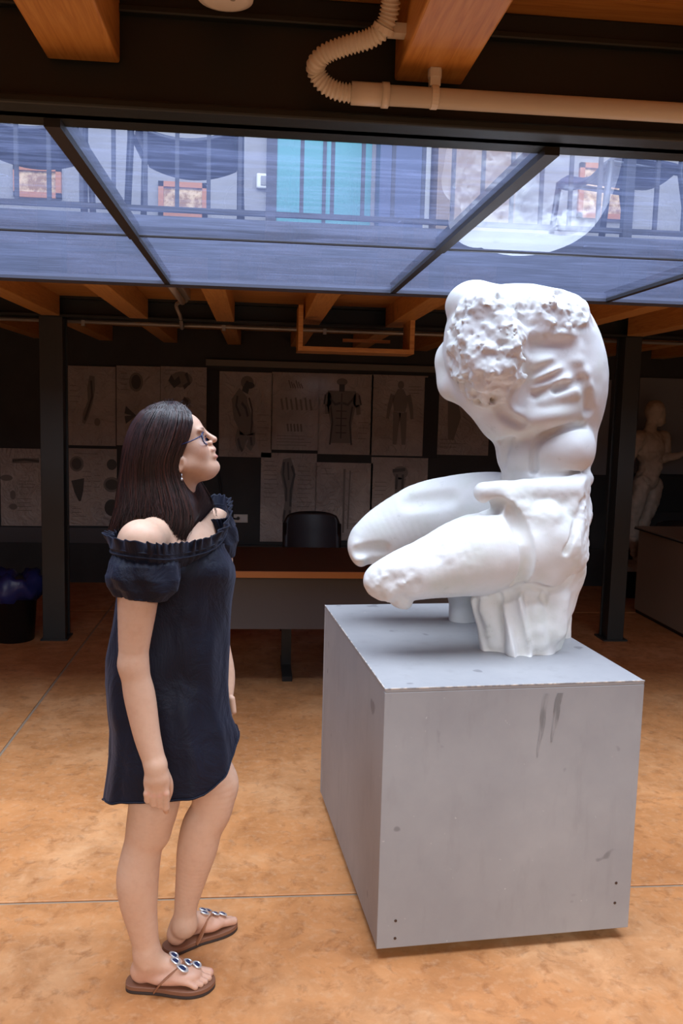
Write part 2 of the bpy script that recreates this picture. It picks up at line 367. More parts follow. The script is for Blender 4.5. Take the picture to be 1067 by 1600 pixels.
    def surf(s, px, py, y0, y1):
        """first point of the form met by the sight line, between depths y0 and y1"""
        ys = np.arange(y0, y1, s.h * 0.5); P = np.array([at(px, py, y) for y in ys])
        I = np.round((P - s.lo) / s.h).astype(int); ok = ((I >= 0) & (I < s.n)).all(1); I = np.clip(I, 0, s.n - 1)
        d = np.where(ok, s.D[I[:, 0], I[:, 1], I[:, 2]], 1.0); h = np.argmax(d < 0)
        return P[h] if d[h] < 0 else P[-1]
    def rough(s, c, r, amp, freq, seed=0, soft=0.35, octv=4):
        c = np.array(c, float); r = np.array(r, float); sl, X, Y, Z = s.sub(c - r, c + r)
        q = np.sqrt(((X - c[0]) / r[0]) ** 2 + ((Y - c[1]) / r[1]) ** 2 + ((Z - c[2]) / r[2]) ** 2)
        mk = np.clip((1 - q) / soft, 0, 1); s.D[sl] += (amp * mk * fbm(X, Y, Z, freq, seed, octv)).astype(np.float32); return s
    def mesh(s, name):
        D = s.D; n = s.n; S = D < 0
        c8 = [S[i:n[0] - 1 + i, j:n[1] - 1 + j, k:n[2] - 1 + k] for i in (0, 1) for j in (0, 1) for k in (0, 1)]
        an = c8[0].copy(); al = c8[0].copy()
        for q in c8[1:]: an |= q; al &= q
        I = np.argwhere(an & ~al); idx = np.full(tuple(n - 1), -1, np.int32); idx[I[:, 0], I[:, 1], I[:, 2]] = np.arange(len(I))
        P = np.zeros((len(I), 3)); cnt = np.zeros(len(I))
        cor = [(i, j, k) for i in (0, 1) for j in (0, 1) for k in (0, 1)]
        V = {c: D[I[:, 0] + c[0], I[:, 1] + c[1], I[:, 2] + c[2]].astype(float) for c in cor}
        for c in cor:
            for a in range(3):
                if c[a]: continue
                e = list(c); e[a] = 1; e = tuple(e); x = (V[c] < 0) != (V[e] < 0)
                t = np.where(x, V[c] / np.where(x, V[c] - V[e], 1), 0); p = np.tile(np.array(c, float), (len(I), 1)); p[:, a] += t
                P += p * x[:, None]; cnt += x
        P = s.lo + s.h * (I + P / cnt[:, None])
        F = []
        for a in range(3):
            b, c = (a + 1) % 3, (a + 2) % 3
            s0 = [slice(None)] * 3; s1 = [slice(None)] * 3; s0[a] = slice(0, n[a] - 1); s1[a] = slice(1, n[a])
            for ax in (b, c): s0[ax] = slice(1, n[ax] - 1); s1[ax] = slice(1, n[ax] - 1)
            A = S[tuple(s0)]; B = S[tuple(s1)]; E = np.argwhere(A != B); fl = A[E[:, 0], E[:, 1], E[:, 2]]
            base = E.copy(); base[:, b] += 1; base[:, c] += 1
            def g(db, dc):
                q = base.copy(); q[:, b] -= db; q[:, c] -= dc; return idx[q[:, 0], q[:, 1], q[:, 2]]
            q = np.stack([g(1, 1), g(0, 1), g(0, 0), g(1, 0)], 1); q[~fl] = q[~fl][:, ::-1]; F.append(q)
        F = np.concatenate(F); F = F[(F >= 0).all(1)]
        me = bpy.data.meshes.new(name); me.vertices.add(len(P)); me.vertices.foreach_set('co', P.astype(np.float32).ravel())
        me.loops.add(len(F) * 4); me.loops.foreach_set('vertex_index', F.astype(np.int32).ravel())
        me.polygons.add(len(F)); me.polygons.foreach_set('loop_start', np.arange(0, len(F) * 4, 4, dtype=np.int32))
        me.update(calc_edges=True); me.validate(); me.shade_smooth()
        return me, P
_LAT = np.random.RandomState(3).rand(64, 64, 64).astype(np.float32) * 2 - 1
def vnoise(X, Y, Z):
    xi, yi, zi = [np.floor(q).astype(int) for q in (X, Y, Z)]; f_ = [q - np.floor(q) for q in (X, Y, Z)]
    f_ = [q * q * (3 - 2 * q) for q in f_]; out = 0
    for i in (0, 1):
        for j in (0, 1):
            for k in (0, 1):
                out = out + _LAT[(xi + i) % 64, (yi + j) % 64, (zi + k) % 64] * (f_[0] if i else 1 - f_[0]) * (f_[1] if j else 1 - f_[1]) * (f_[2] if k else 1 - f_[2])
    return out
def fbm(X, Y, Z, fr, seed=0, octv=4):
    t = 0; a = 1.0
    for o in range(octv): t = t + a * vnoise(X * fr + 17.3 * seed, Y * fr + 5.1 * seed + 9.2 * o, Z * fr + 3.7 * o); a *= 0.52; fr *= 2.03
    return t
def rotv(ang=0, rz=0):
    """local axes as rows: tilt in the X-Z plane by ang, then turn about Z by rz (radians)"""
    c, s_ = math.cos(ang), math.sin(ang); A = np.array([[c, 0, s_], [0, 1, 0], [-s_, 0, c]])
    c, s_ = math.cos(rz), math.sin(rz); B = np.array([[c, s_, 0], [-s_, c, 0], [0, 0, 1]])
    return A @ B

# ================================================================== SETTING
GZ = 2.095                       # underside of the glass floor
ZP, ZF = 2.31, 2.36              # underside of planks, upper floor level
floor = struct(MB().box((-6.2, -7.2, -0.12), (6.2, 8.2, -0.006)).build('floor', M_GROUT))
xs = [-6.2, -1.16, 3.9, 6.2]; ys = [-7.2, -5.5, -1.4, 2.72, 6.85, 8.2]; jw = 0.007
for i in range(3):
    for j in range(5):
        MB().box((xs[i] + jw, ys[j] + jw, -0.006), (xs[i + 1] - jw, ys[j + 1] - jw, 0)).build('slab', M_FLOOR, floor, bevel=0.003)
struct(MB().box((-6.2, 8.0, 0), (6.2, 8.2, ZP)).build('wall_back', M_DARKWALL))
struct(MB().box((-6.2, 7.96, 0), (6.2, 8.0, 0.36)).build('baseboard_back', M_DARKWALL))
HALL = 6.5                       # eaves of the tall hall behind the photographer
struct(MB().box((-6.4, -7.2, 0), (-6.2, 8.2, HALL)).build('wall_left', M_DARKWALL))
struct(MB().box((6.2, -7.2, 0), (6.4, 8.2, HALL)).build('wall_right', M_DARKWALL))
struct(MB().box((-6.2, 7.94, 0), (-6.19, 8.0, 0.1)).build('trim_2', M_BLACK))
wf = MB().box((-6.2, -7.4, 0), (6.2, -7.2, 3.7)).box((-6.2, -7.4, 6.0), (6.2, -7.2, HALL)).box((-6.2, -7.4, 3.7), (-3.0, -7.2, 6.0)).box((4.2, -7.4, 3.7), (6.2, -7.2, 6.0))
struct(wf.build('wall_front', M_DARKWALL))
wn = MB()
for x in (-3.0, -1.2, 0.6, 2.4, 4.15): wn.box((x, -7.34, 3.7), (x + 0.05, -7.28, 6.0))
struct(wn.build('window_1', M_WHITE))
struct(MB().box((-6.2, -7.4, HALL), (6.2, -0.2, HALL + 0.1)).build('ceiling_hall', M_DARKWALL))

# plank ceilings (each plank a piece) carried by pine joists
for nm, y0, y1 in (('ceiling_near', -0.75, 1.66), ('ceiling_rear', 3.66, 8.2)):
    c = struct(MB().box((-6.2, y0, ZP + 0.022), (6.2, y1, ZF)).build(nm, M_SLAB))
    n_ = int(round((y1 - y0) / 0.145)); wd = (y1 - y0) / n_
    me = bpy.data.meshes.new('plank'); q = MB().box((-6.2, 0.002, 0), (6.2, wd - 0.002, 0.0225)); me.from_pydata(q.v, [], q.f)
    for i in range(n_): piece('plank', me, M_WOODX, c, (0, y0 + i * wd, ZP))
# solid floor at both ends of the glass strip
struct(MB().box((-6.2, 1.66, GZ), (-3.10, 3.66, ZF)).build('ceiling_end_left', M_SLAB))
struct(MB().box((3.26, 1.66, GZ), (6.2, 3.66, ZF)).build('ceiling_end_right', M_SLAB))

def joists(xs_, y0, y1, label, group, special={}):
    for x in xs_:
        o = MB().box((x - 0.06, y0, 2.18), (x + 0.06, y1, ZP)).build('ceiling_joist', M_WOODY, bevel=0.004)
        tag(o, special.get(round(x, 2), label), 'beam', group)
joists([-0.305 + 0.592 * k for k in range(-9, 11)], -0.75, 1.585, 'golden pine ceiling joist ending against the dark steel beam by the pipe', 'near pine joists', {-0.30: 'golden pine joist ending at the near steel beam beside the smoke detector', -0.31: 'golden pine joist ending at the near steel beam beside the smoke detector', 0.29: 'golden pine joist with the cream pipe clamped beneath its end'})
joists([-0.80 + 0.567 * k for k in range(-9, 12)], 3.67, 5.93, 'pine ceiling joist between the glass floor and the column beam', 'middle pine joists', {-0.8: 'pine joist on the column side of the unlit batten lamp', -0.23: 'pine joist between the batten lamp and the hanging pine frame', 0.33: 'pine joist at the near side of the hanging pine frame', 0.9: 'pine joist ending behind the neck of the white torso', 1.47: 'pine joist passing behind the shoulders of the white torso'})
joists([-0.80 + 0.567 * k for k in range(-9, 12)], 6.09, 8.0, 'pine ceiling joist between the column beam and poster wall', 'rear pine joists')

# steel beams
b = MB().box((-6.2, 1.545, GZ), (6.2, 1.665, GZ + 0.016)).box((-6.2, 1.59, GZ), (6.2, 1.62, ZP)).box((-6.2, 1.575, ZP - 0.05), (6.2, 1.63, ZP - 0.035))
tag(b.build('steel_beam', M_STEEL, bevel=0.004), 'dark green-black steel beam along the near edge of the glass floor', 'beam')
b = MB().box((-6.2, 5.93, 2.175), (6.2, 6.11, 2.19)).box((-6.2, 6.005, 2.175), (6.2, 6.035, ZP)).box((-6.2, 5.93, ZP - 0.016), (6.2, 6.11, ZP))
tag(b.build('steel_beam', M_STEEL), 'black steel beam resting on the row of columns', 'beam')
b = MB().box((-3.10, 3.535, GZ - 0.012), (3.26, 3.63, GZ + 0.02)).box((-3.10, 3.62, GZ), (3.26, 3.66, ZF))
tag(b.build('edge_angle', M_SLAB), 'dark steel edging along the far side of the glass floor', 'beam')
def column(x, label):
    y0, y1, hw = 5.94, 6.10, 0.075
    hw = 0.06 if x > 0 else 0.075
    o = MB().box((x - hw, y0, 0), (x + hw, y0 + 0.05, 2.176)).box((x - hw + 0.012, y0 + 0.05, 0), (x + hw - 0.012, y1 - 0.02, 2.176)).box((x - hw, y1 - 0.02, 0), (x + hw, y1, 2.176))
    r = thing('steel_column', label, 'column', (x, 6.02, 0))
    o.build('shaft', M_COLUMN, r, bevel=0.003); MB().box((x - 0.09, y0 - 0.01, 0), (x + 0.09, y1 + 0.01, 0.012)).build('base_plate', M_COLUMN, r)
column(-1.37, 'black steel column beside the blue waste bag')
column(2.60, 'charcoal steel column in front of the standing anatomical figure')

# walk-on glass: panes and black bars
PX = [0.53 + 0.897 * k for k in range(-4, 4)]
def pane(x0, x1, y0, y1, label):
    me = bpy.data.meshes.new('glass_pane'); q = MB().box((x0, y0, GZ), (x1, y1, GZ + 0.02)); me.from_pydata(q.v, [], q.f)
    o = link('glass_pane', me, [M_GLASS, M_CLEAR])
    for i, p in enumerate(me.polygons): p.material_index = 0 if i == 0 else 1
    tag(o, label, 'glass pane', 'walk-on glass panes')
NEAR_L = {2: 'near-row glass floor pane showing the cropped dark chair upstairs', 3: 'near-row glass floor pane showing the dark chair and the teal door', 4: 'near-row glass floor pane mirroring the broken shoulders of the statue', 5: 'near-row glass floor pane next to the one mirroring the statue'}
FAR_L = {2: 'far-row glass floor pane above the dark column and blue waste bag', 3: 'far-row glass floor pane above the hanging pine frame', 4: 'far-row glass floor pane directly above the white torso', 5: 'far-row glass floor pane above the charcoal column and anatomical figure'}
for i in range(7):
    pane(PX[i] + 0.012, PX[i + 1] - 0.012, 1.66, 2.628, NEAR_L.get(i, 'outer glass floor pane in the row beside the near steel beam'))
    pane(PX[i] + 0.012, PX[i + 1] - 0.012, 2.642, 3.54, FAR_L.get(i, 'outer glass floor pane in the row against the pine ceiling'))
for i, x in enumerate(PX):
    r = thing('glazing_bar', ('dark bar under the glass floor above the statue' if i == 4 else 'black bar under the glass floor beside the upstairs dark chairs' if i == 3 else 'black bar under the glass floor running towards the charcoal column' if i == 5 else 'outer black bar under the glass floor'), 'bar', (x, 1.66, GZ), 'glazing bars')
    MB().box((x - 0.014, 1.62, GZ - 0.014), (x + 0.014, 2.63, GZ + 0.03)).build('bar', M_BAR, r)
    MB().box((x - 0.011, 2.63, GZ - 0.012), (x + 0.011, 3.56, GZ + 0.03)).build('rear_bar', M_BAR, r)
tag(MB().box((-3.10, 2.629, GZ - 0.004), (3.26, 2.641, GZ + 0.025)).build('glazing_crossbar', M_BAR), 'thin black joint bar crossing between the two rows of glass panes', 'bar')

# ------------------------------------------------------------------ pipes, hose, lamp near the camera
r = thing('conduit_pipe', 'cream plastic conduit pipe running under the near pine joist', 'pipe', at(575, 147, 1.52))
a, b_ = at(572, 147, 1.52), at(1067, 177, 1.52); d = _n(b_ - a)
MB().tube([a, b_ + d * 1.5], 0.0165, 20).build('pipe', M_PVC, r, smooth=True)
MB().tube([a - d * 0.025, a + d * 0.03], 0.0185, 20).build('coupling', M_PVC, r, smooth=True)
MB().tube([a + d * 0.026, a + d * 0.038], 0.0205, 20).build('collar', M_PVC, r, smooth=True)
cl = at(678, 152, 1.52)
q = MB().tube([cl - d * 0.006, cl + d * 0.006], 0.0195, 20).box((cl[0] - 0.009, cl[1] - 0.009, cl[2] + 0.016), (cl[0] + 0.009, cl[1] + 0.009, 2.183)).tube([cl + [0, 0, 0.03], cl + [0, 0, 0.045]], 0.012, 12)
q.build('clamp', M_PVC, r, bevel=0.001)
# corrugated hose
pts = [(553, 146, 1.52), (530, 143, 1.52), (508, 132, 1.52), (494, 112, 1.515), (496, 96, 1.50), (512, 82, 1.49), (545, 70, 1.48), (578, 60, 1.47), (598, 45, 1.46), (608, 20, 1.45), (612, -20, 1.43), (612, -70, 1.40)]
P = [at(*p) for p in pts]
def spline(P, n):
    P = [np.array(p, float) for p in P]; out = []
    for i in range(len(P) - 1):
        p0, p1, p2, p3 = P[max(i - 1, 0)], P[i], P[i + 1], P[min(i + 2, len(P) - 1)]
        for j in range(n):
            t = j / n; out.append(0.5 * (2 * p1 + (p2 - p0) * t + (2 * p0 - 5 * p1 + 4 * p2 - p3) * t * t + (3 * p1 - p0 - 3 * p2 + p3) * t ** 3))
    return out + [P[-1]]
S = spline(P, 40)
L = np.concatenate([[0], np.cumsum([np.linalg.norm(S[i + 1] - S[i]) for i in range(len(S) - 1)])])
ll = np.arange(0, L[-1], 0.0011); S = [np.array([np.interp(l, L, [p[k] for p in S]) for k in range(3)]) for l in ll]
o = MB().tube(S, [0.0145 + 0.0020 * math.sin(2 * PI * l / 0.0066) for l in ll], 14).build('corrugated_hose', M_PVC, smooth=True)
tag(o, 'cream corrugated hose curling down beside the near pine joist', 'hose')
c = at(618, 48, 1.475)
q = MB().box((c[0] - 0.012, c[1] - 0.012, c[2] - 0.008), (0.2285, c[1] + 0.012, c[2] + 0.008)).tube([at(597, 50, 1.462), at(601, 41, 1.458)], 0.0185, 14)
tag(q.build('hose_clip', M_PVC), 'cream plastic clip holding the corrugated hose to the joist', 'clip')
c = at(352, -3, 1.44)
r = thing('smoke_detector', 'round white smoke detector on the plank ceiling', 'detector', (c[0], c[1], 2.31))
MB().lathe([(0.030, 0.0), (0.043, 0.004), (0.046, 0.016), (0.046, 0.082)], (c[0], c[1], ZP - 0.082), 32).build('housing', M_WHITE, r, smooth=True)
MB().lathe([(0.004, 0), (0.005, 0.004)], (c[0] + 0.012, c[1] - 0.012, ZP - 0.084), 10).build('indicator', M_GALV, r)

# ------------------------------------------------------------------ rear pipe, batten lamp, hanging frame
a, b_ = at(0, 498, 6.16), at(1067, 537, 6.16); d = _n(b_ - a)
r = thing('metal_conduit', 'thin grey conduit pipe running behind the columns under the ceiling', 'pipe', a)
MB().tube([a - d * 2, b_ + d * 2], 0.0125, 12).build('pipe', M_GALV, r, smooth=True)
for t in (0.55, 1.5, 2.2, 3.2, 4.2): MB().box((a[0] + t - 0.012, 6.145, 2.14), (a[0] + t + 0.012, 6.175, 2.185)).build('clip', M_GALV, r)
r = thing('batten_lamp', 'unlit fluorescent batten lamp fixed under the planks between pine joists', 'lamp', (-0.47, 4.5, 2.31))
MB().box((-0.515, 3.75, 2.255), (-0.425, 5.45, 2.31)).build('housing', M_GALV, r, bevel=0.006)
MB().tube([(-0.47, 3.80, 2.235), (-0.47, 5.40, 2.235)], 0.018, 14).build('tube', M_WHITE, r, smooth=True)
e0 = np.array([-0.47, 5.45, 2.28]); e1 = at(286, 511, 6.13)
o = MB().tube(spline([e0, e0 + [0.0, 0.25, 0.0], np.array([e1[0] - 0.02, 5.85, 2.27]), np.array([e1[0], 5.92, 2.20]), np.array([e1[0], 6.02, 2.14]), e1], 8), 0.012, 10).build('lamp_feed', M_GALV, smooth=True)
tag(o, 'bent grey conduit joining the batten lamp to the rear pipe', 'pipe')
x0, x1 = at(466, 500, 5.45)[0], at(648, 500, 5.45)[0]; zb = at(560, 551, 5.45)[2]
r = thing('hanging_frame', 'pale pine box frame hung from two joists below the glass floor', 'frame', ((x0 + x1) / 2, 5.55, zb))
for x in (x0, x1 - 0.03): MB().box((x, 5.43, zb), (x + 0.03, 5.70, 2.25)).build('side_board', M_WOODX, r, bevel=0.002)
MB().box((x0 + 0.03, 5.43, zb), (x1 - 0.03, 5.70, zb + 0.028)).build('bottom_board', M_WOODX, r, bevel=0.002)
MB().box((x0 + 0.30, 5.66, zb + 0.08), (x1 - 0.12, 5.69, zb + 0.10)).build('rear_rail', M_WOODX, r)

# ------------------------------------------------------------------ poster wall
WY = 7.985
a, b_ = at(322, 565, WY), at(682, 576, WY)
tag(MB().box((a[0], WY - 0.03, a[2] - 0.035), (b_[0], 8.0, a[2] + 0.02)).build('poster_rail', mat('grey_rail', base=(0.20, 0.19, 0.16), rough=0.6)), 'long grey hanging rail above the row of anatomical posters', 'rail')
for x0, x1, y0, y1, lb in ((326, 341, 578, 722, 'narrow black upright batten beside the profile torso poster'), (664, 682, 590, 716, 'narrow black upright batten beside the crumpled poster behind the statue')):
    a, b_ = at(x0, y0, WY), at(x1, y1, WY)
    tag(MB().box((a[0], WY - 0.012, b_[2]), (b_[0], 8.0, a[2])).build('wall_batten', M_BLACK), lb, 'batten', 'black wall battens')
def ellipse(cx, cy, rx, ry, rot=0, n=18):
    c, s_ = math.cos(rot), math.sin(rot)
    return [(cx + rx * math.cos(2 * PI * i / n) * c - ry * math.sin(2 * PI * i / n) * s_, cy + rx * math.cos(2 * PI * i / n) * s_ + ry * math.sin(2 * PI * i / n) * c) for i in range(n)]
def strip(pts, wd):
    L_ = []; R_ = []
    for i, p in enumerate(pts):
        q = np.array(pts[min(i + 1, len(pts) - 1)]) - np.array(pts[max(i - 1, 0)]); q = q / (np.linalg.norm(q) + 1e-9); w_ = wd[i] if hasattr(wd, '__len__') else wd
        L_.append((p[0] - q[1] * w_, p[1] + q[0] * w_)); R_.append((p[0] + q[1] * w_, p[1] - q[0] * w_))
    return L_ + R_[::-1]
def poster(x0, y0, x1, y1, label, dark=(), mid=(), lines=(), Y=WY):
    a, b_ = at(x0, y0, Y), at(x1, y1, Y); W = b_[0] - a[0]; H = a[2] - b_[2]
    r = thing('wall_poster', label, 'poster', ((a[0] + b_[0]) / 2, Y, b_[2]))
    MB().box((a[0], Y - 0.006, b_[2]), (b_[0], Y, a[2])).build('sheet', M_POSTER, r)
    def ink(polys, name, M, off):
        if not polys: return
        q = MB()
        for p in polys: q.add([(a[0] + u * W, Y - off, b_[2] + v_ * H) for u, v_ in p][::-1] if False else [(a[0] + u * W, Y - off, b_[2] + v_ * H) for u, v_ in p], [tuple(range(len(p)))])
        q.build(name, M, r)['kind'] = 'stuff'
    ink(mid, 'drawing_tone', M_INK2, 0.008); ink(dark, 'drawing', M_INK, 0.0095)
    tl_ = []
    rnd = random.Random(label)
    for (u0, u1, v0, v1, n_) in lines:
        for i in range(n_):
            v_ = v0 + (v1 - v0) * i / max(n_ - 1, 1); e = u0 + (u1 - u0) * rnd.uniform(0.55, 1); tl_.append([(u0, v_), (e, v_), (e, v_ + 0.006), (u0, v_ + 0.006)])
    ink(tl_, 'text_lines', M_INK2, 0.0085)
TX = lambda *a: list(a)
# torso in profile
prof = [ellipse(.52, .88, .12, .075), ellipse(.56, .845, .10, .04), strip([(.5, .82), (.48, .76)], .06)]
profm = [strip([(.45, .76), (.38, .66), (.42, .52), (.52, .36), (.52, .26)], [.09, .15, .16, .14, .13]), strip([(.45, .28), (.40, .18), (.42, .08)], [.12, .10, .06]), strip([(.60, .28), (.62, .18), (.56, .10)], [.08, .07, .05])]
profd = prof[1:] + [strip([(.34, .72), (.32, .6), (.40, .48)], .018), strip([(.56, .70), (.62, .56), (.62, .40), (.60, .28)], .014), strip([(.42, .64), (.5, .58), (.54, .48)], .02), strip([(.36, .22), (.40, .12), (.45, .07)], .02), strip([(.6, .24), (.62, .14)], .02), ellipse(.52, .88, .03, .02)]
poster(343, 580, 424, 715, 'poster of a skinless torso and head in profile beside the black batten', profd, prof[:1] + profm, [(.72, .96, .2, .5, 5)])
poster(425, 581, 497, 704, 'faded poster of muscle studies with a crinkled sleeve', [], [strip([(.35 + .05 * k, .90 - .02 * (k % 3)), (.40 + .05 * k, .80)], .012) for k in range(6)] + [strip([(.2 + .1 * k, .66 + .02 * (k % 2)), (.24 + .1 * k, .52)], .02) for k in range(7)] + [strip([(.34 + .07 * k, .34), (.36 + .07 * k, .24)], .018) for k in range(5)], [(.12, .88, .06, .18, 4)])
bd = [ellipse(.42, .90, .10, .045), strip([(.42, .87), (.42, .78)], .05)]
bm = [strip([(.42, .79), (.42, .60), (.42, .36), (.42, .14)], [.26, .26, .19, .21]), ellipse(.17, .68, .07, .09), ellipse(.70, .68, .07, .09), strip([(.15, .62), (.16, .50)], .04), strip([(.72, .62), (.74, .50)], .04)]
bdk = [strip([(.42, .76), (.42, .2)], .012)] + [strip([(.2, .70), (.3, .62), (.40, .64)], .016), strip([(.64, .70), (.54, .62), (.44, .64)], .016)] + [strip([(.22, .60), (.26, .4), (.22, .12)], .015), strip([(.62, .60), (.58, .4), (.62, .12)], .015)] + [strip([(.32, .54 - .09 * i), (.52, .54 - .09 * i)], .006) for i in range(4)] + [strip([(.12, .74), (.10, .62)], .015), strip([(.74, .74), (.78, .62)], .015)]
poster(499, 583, 580, 711, 'poster of a broad skinless male torso seen from the front', bd[1:] + bdk, bd[:1] + bm, [(.74, .95, .2, .4, 4)])
poster(581, 585, 664, 713, 'glossy crumpled poster of a small standing figure near the statue', [], [ellipse(.52, .88, .055, .05), strip([(.52, .83), (.52, .70), (.51, .55)], [.05, .14, .10]), strip([(.47, .54), (.45, .36), (.44, .14)], [.07, .05, .035]), strip([(.57, .54), (.59, .36), (.60, .14)], [.07, .05, .035]), strip([(.38, .76), (.33, .62), (.30, .46)], [.04, .035, .025]), strip([(.66, .76), (.71, .62), (.74, .46)], [.04, .035, .025])], [(.66, .92, .78, .86, 3)])
poster(682, 591, 762, 712, 'crumpled poster half hidden behind the chest of the statue', [], [strip([(.3, .8), (.35, .5), (.3, .2)], [.08, .12, .05])], [(.1, .5, .1, .2, 3)])
lm = [strip([(.46, .94), (.48, .80), (.50, .62), (.50, .46), (.48, .28), (.47, .16)], [.07, .13, .09, .06, .08, .05])]
ld = [strip([(.41, .90), (.40, .76), (.46, .60), (.46, .46)], .018), strip([(.55, .86), (.60, .76), (.54, .58), (.54, .40)], .02), strip([(.48, .9), (.5, .7)], .015), strip([(.44, .36), (.42, .24), (.45, .12)], .018), strip([(.53, .36), (.53, .2)], .018)]
poster(408, 707, 492, 847, 'poster of a flayed leg with text columns beside the black chair', ld, lm, [(.06, .32, .5, .9, 9), (.66, .94, .4, .85, 10)])
poster(494, 722, 579, 845, 'pale poster of thin upright limb bones above the black chair', [], [strip([(.50, .92), (.50, .1)], .018), strip([(.60, .90), (.58, .15)], .012)], [(.1, .35, .85, .92, 2)])
poster(580, 714, 664, 845, 'poster of a flayed hand above the white marble knees', [strip([(.46, .80), (.45, .62)], .02), strip([(.56, .8), (.56, .62)], .02), strip([(.38, .84), (.60, .86)], .02)], [ellipse(.52, .82, .13, .08), strip([(.52, .76), (.50, .55)], [.10, .07])], [(.08, .3, .55, .7, 4)])
poster(104, 571, 181, 697, 'poster of a hanging flayed arm beside the dark column', [strip([(.5, .82), (.52, .62), (.44, .46), (.36, .32)], .02)], [strip([(.52, .88), (.50, .72), (.48, .55), (.38, .38), (.34, .28)], [.05, .08, .05, .06, .03]), ellipse(.62, .30, .06, .05)], [(.06, .3, .55, .75, 4)])
poster(182, 571, 250, 697, 'poster of a cut vertebra behind the dark haired woman', [ellipse(.45, .80, .11, .09), strip([(.2, .45), (.4, .38), (.2, .32)], .05)], [ellipse(.45, .80, .16, .12)], [(.1, .3, .7, .9, 4)])
poster(251, 572, 322, 698, 'poster of open jaws and skull beneath the grey rail', [strip([(.2, .86), (.3, .78), (.42, .84)], .05), strip([(.55, .92), (.62, .8), (.5, .74)], .03), strip([(.5, .6), (.6, .55)], .03)], [ellipse(.45, .84, .24, .10), ellipse(.56, .56, .10, .06)], [(.1, .4, .9, .95, 2)])
poster(0, 700, 66, 822, 'poster with a reclining figure study left of the dark column', [strip([(.3, .84), (.6, .86), (.95, .84)], .015)], [strip([(.3, .84), (.95, .85)], .03), ellipse(.15, .62, .15, .04), ellipse(.3, .4, .07, .06), ellipse(.3, .25, .1, .04)], [(.45, .95, .5, .58, 3), (.4, .9, .2, .35, 4)])
bones = [ellipse(.20, .80, .10, .075), ellipse(.90, .80, .10, .07), ellipse(.9, .54, .13, .07), strip([(.22, .60), (.24, .45), (.26, .32)], [.13, .09, .02]), ellipse(.90, .24, .15, .11)]
poster(104, 700, 183, 822, 'poster chart of several small bones below the hanging arm', bones, [ellipse(.2, .8, .14, .1), ellipse(.9, .54, .17, .1)], [(.15, .7, .93, .94, 1), (.32, .55, .45, .7, 5), (.1, .4, .12, .22, 3), (.55, .7, .5, .8, 5)])
def board(x0, y0, x1, y1, label):
    a, b_ = at(x0, y0, WY), at(x1, y1, WY); r = thing('pin_board', label, 'board', ((a[0] + b_[0]) / 2, WY, b_[2]))
    MB().box((a[0], WY - 0.008, b_[2]), (b_[0], 7.998, a[2])).build('panel', M_BOARD, r)
    q = MB()
    for i in range(7): q.box((a[0] + 0.55 * (b_[0] - a[0]), WY - 0.010, a[2] - 0.10 - i * 0.035), (a[0] + 0.72 * (b_[0] - a[0]), WY - 0.008, a[2] - 0.094 - i * 0.035))
    q.build('text_lines', M_INK2, r)['kind'] = 'stuff'
    MB().box((a[0], WY - 0.012, b_[2] - 0.36), (b_[0], 7.998, b_[2] - 0.02)).build('lower_panel', M_COLUMN, r)
board(1000, 590, 1110, 742, 'pale board on the wall behind the standing anatomical figure')
board(900, 592, 946, 742, 'pale board between the statue and the charcoal column')
a, b_ = at(-60, 822, WY), at(181, 850, WY)
tag(MB().box((a[0], WY - 0.012, b_[2]), (b_[0], 8.0, a[2])).build('wall_panel', M_PANEL), 'grey strip of wall panel below the left posters', 'panel')
# power socket with cable
s_ = at(376, 810, WY)
r = thing('wall_socket', 'cream double wall socket with a black plug in it', 'socket', s_)
MB().box((s_[0] - 0.065, WY - 0.012, s_[2] - 0.038), (s_[0] + 0.065, 8.0, s_[2] + 0.038)).build('plate', M_PVC, r, bevel=0.004)
for dx in (0.015, 0.042): MB().box((s_[0] + dx - 0.009, WY - 0.016, s_[2] - 0.02), (s_[0] + dx + 0.009, WY - 0.012, s_[2] + 0.02)).build('outlet', M_WHITE, r)
r = thing('power_cable', 'black cable hanging down the wall to the socket', 'cable', at(338, 735, WY))
MB().tube(spline([at(p[0], p[1], WY - 0.02) for p in ((333, 715), (341, 740), (346, 772), (345, 782), (350, 798), (360, 808), (370, 811))], 6), 0.008, 8).build('cord', M_CHAIRK, r, smooth=True)
c = at(372, 810, WY - 0.02); MB().tube([c - [0.0, 0.02, 0], c + [0, 0.02, 0]], [0.014, 0.018], 12).build('plug', M_CHAIRK, r)

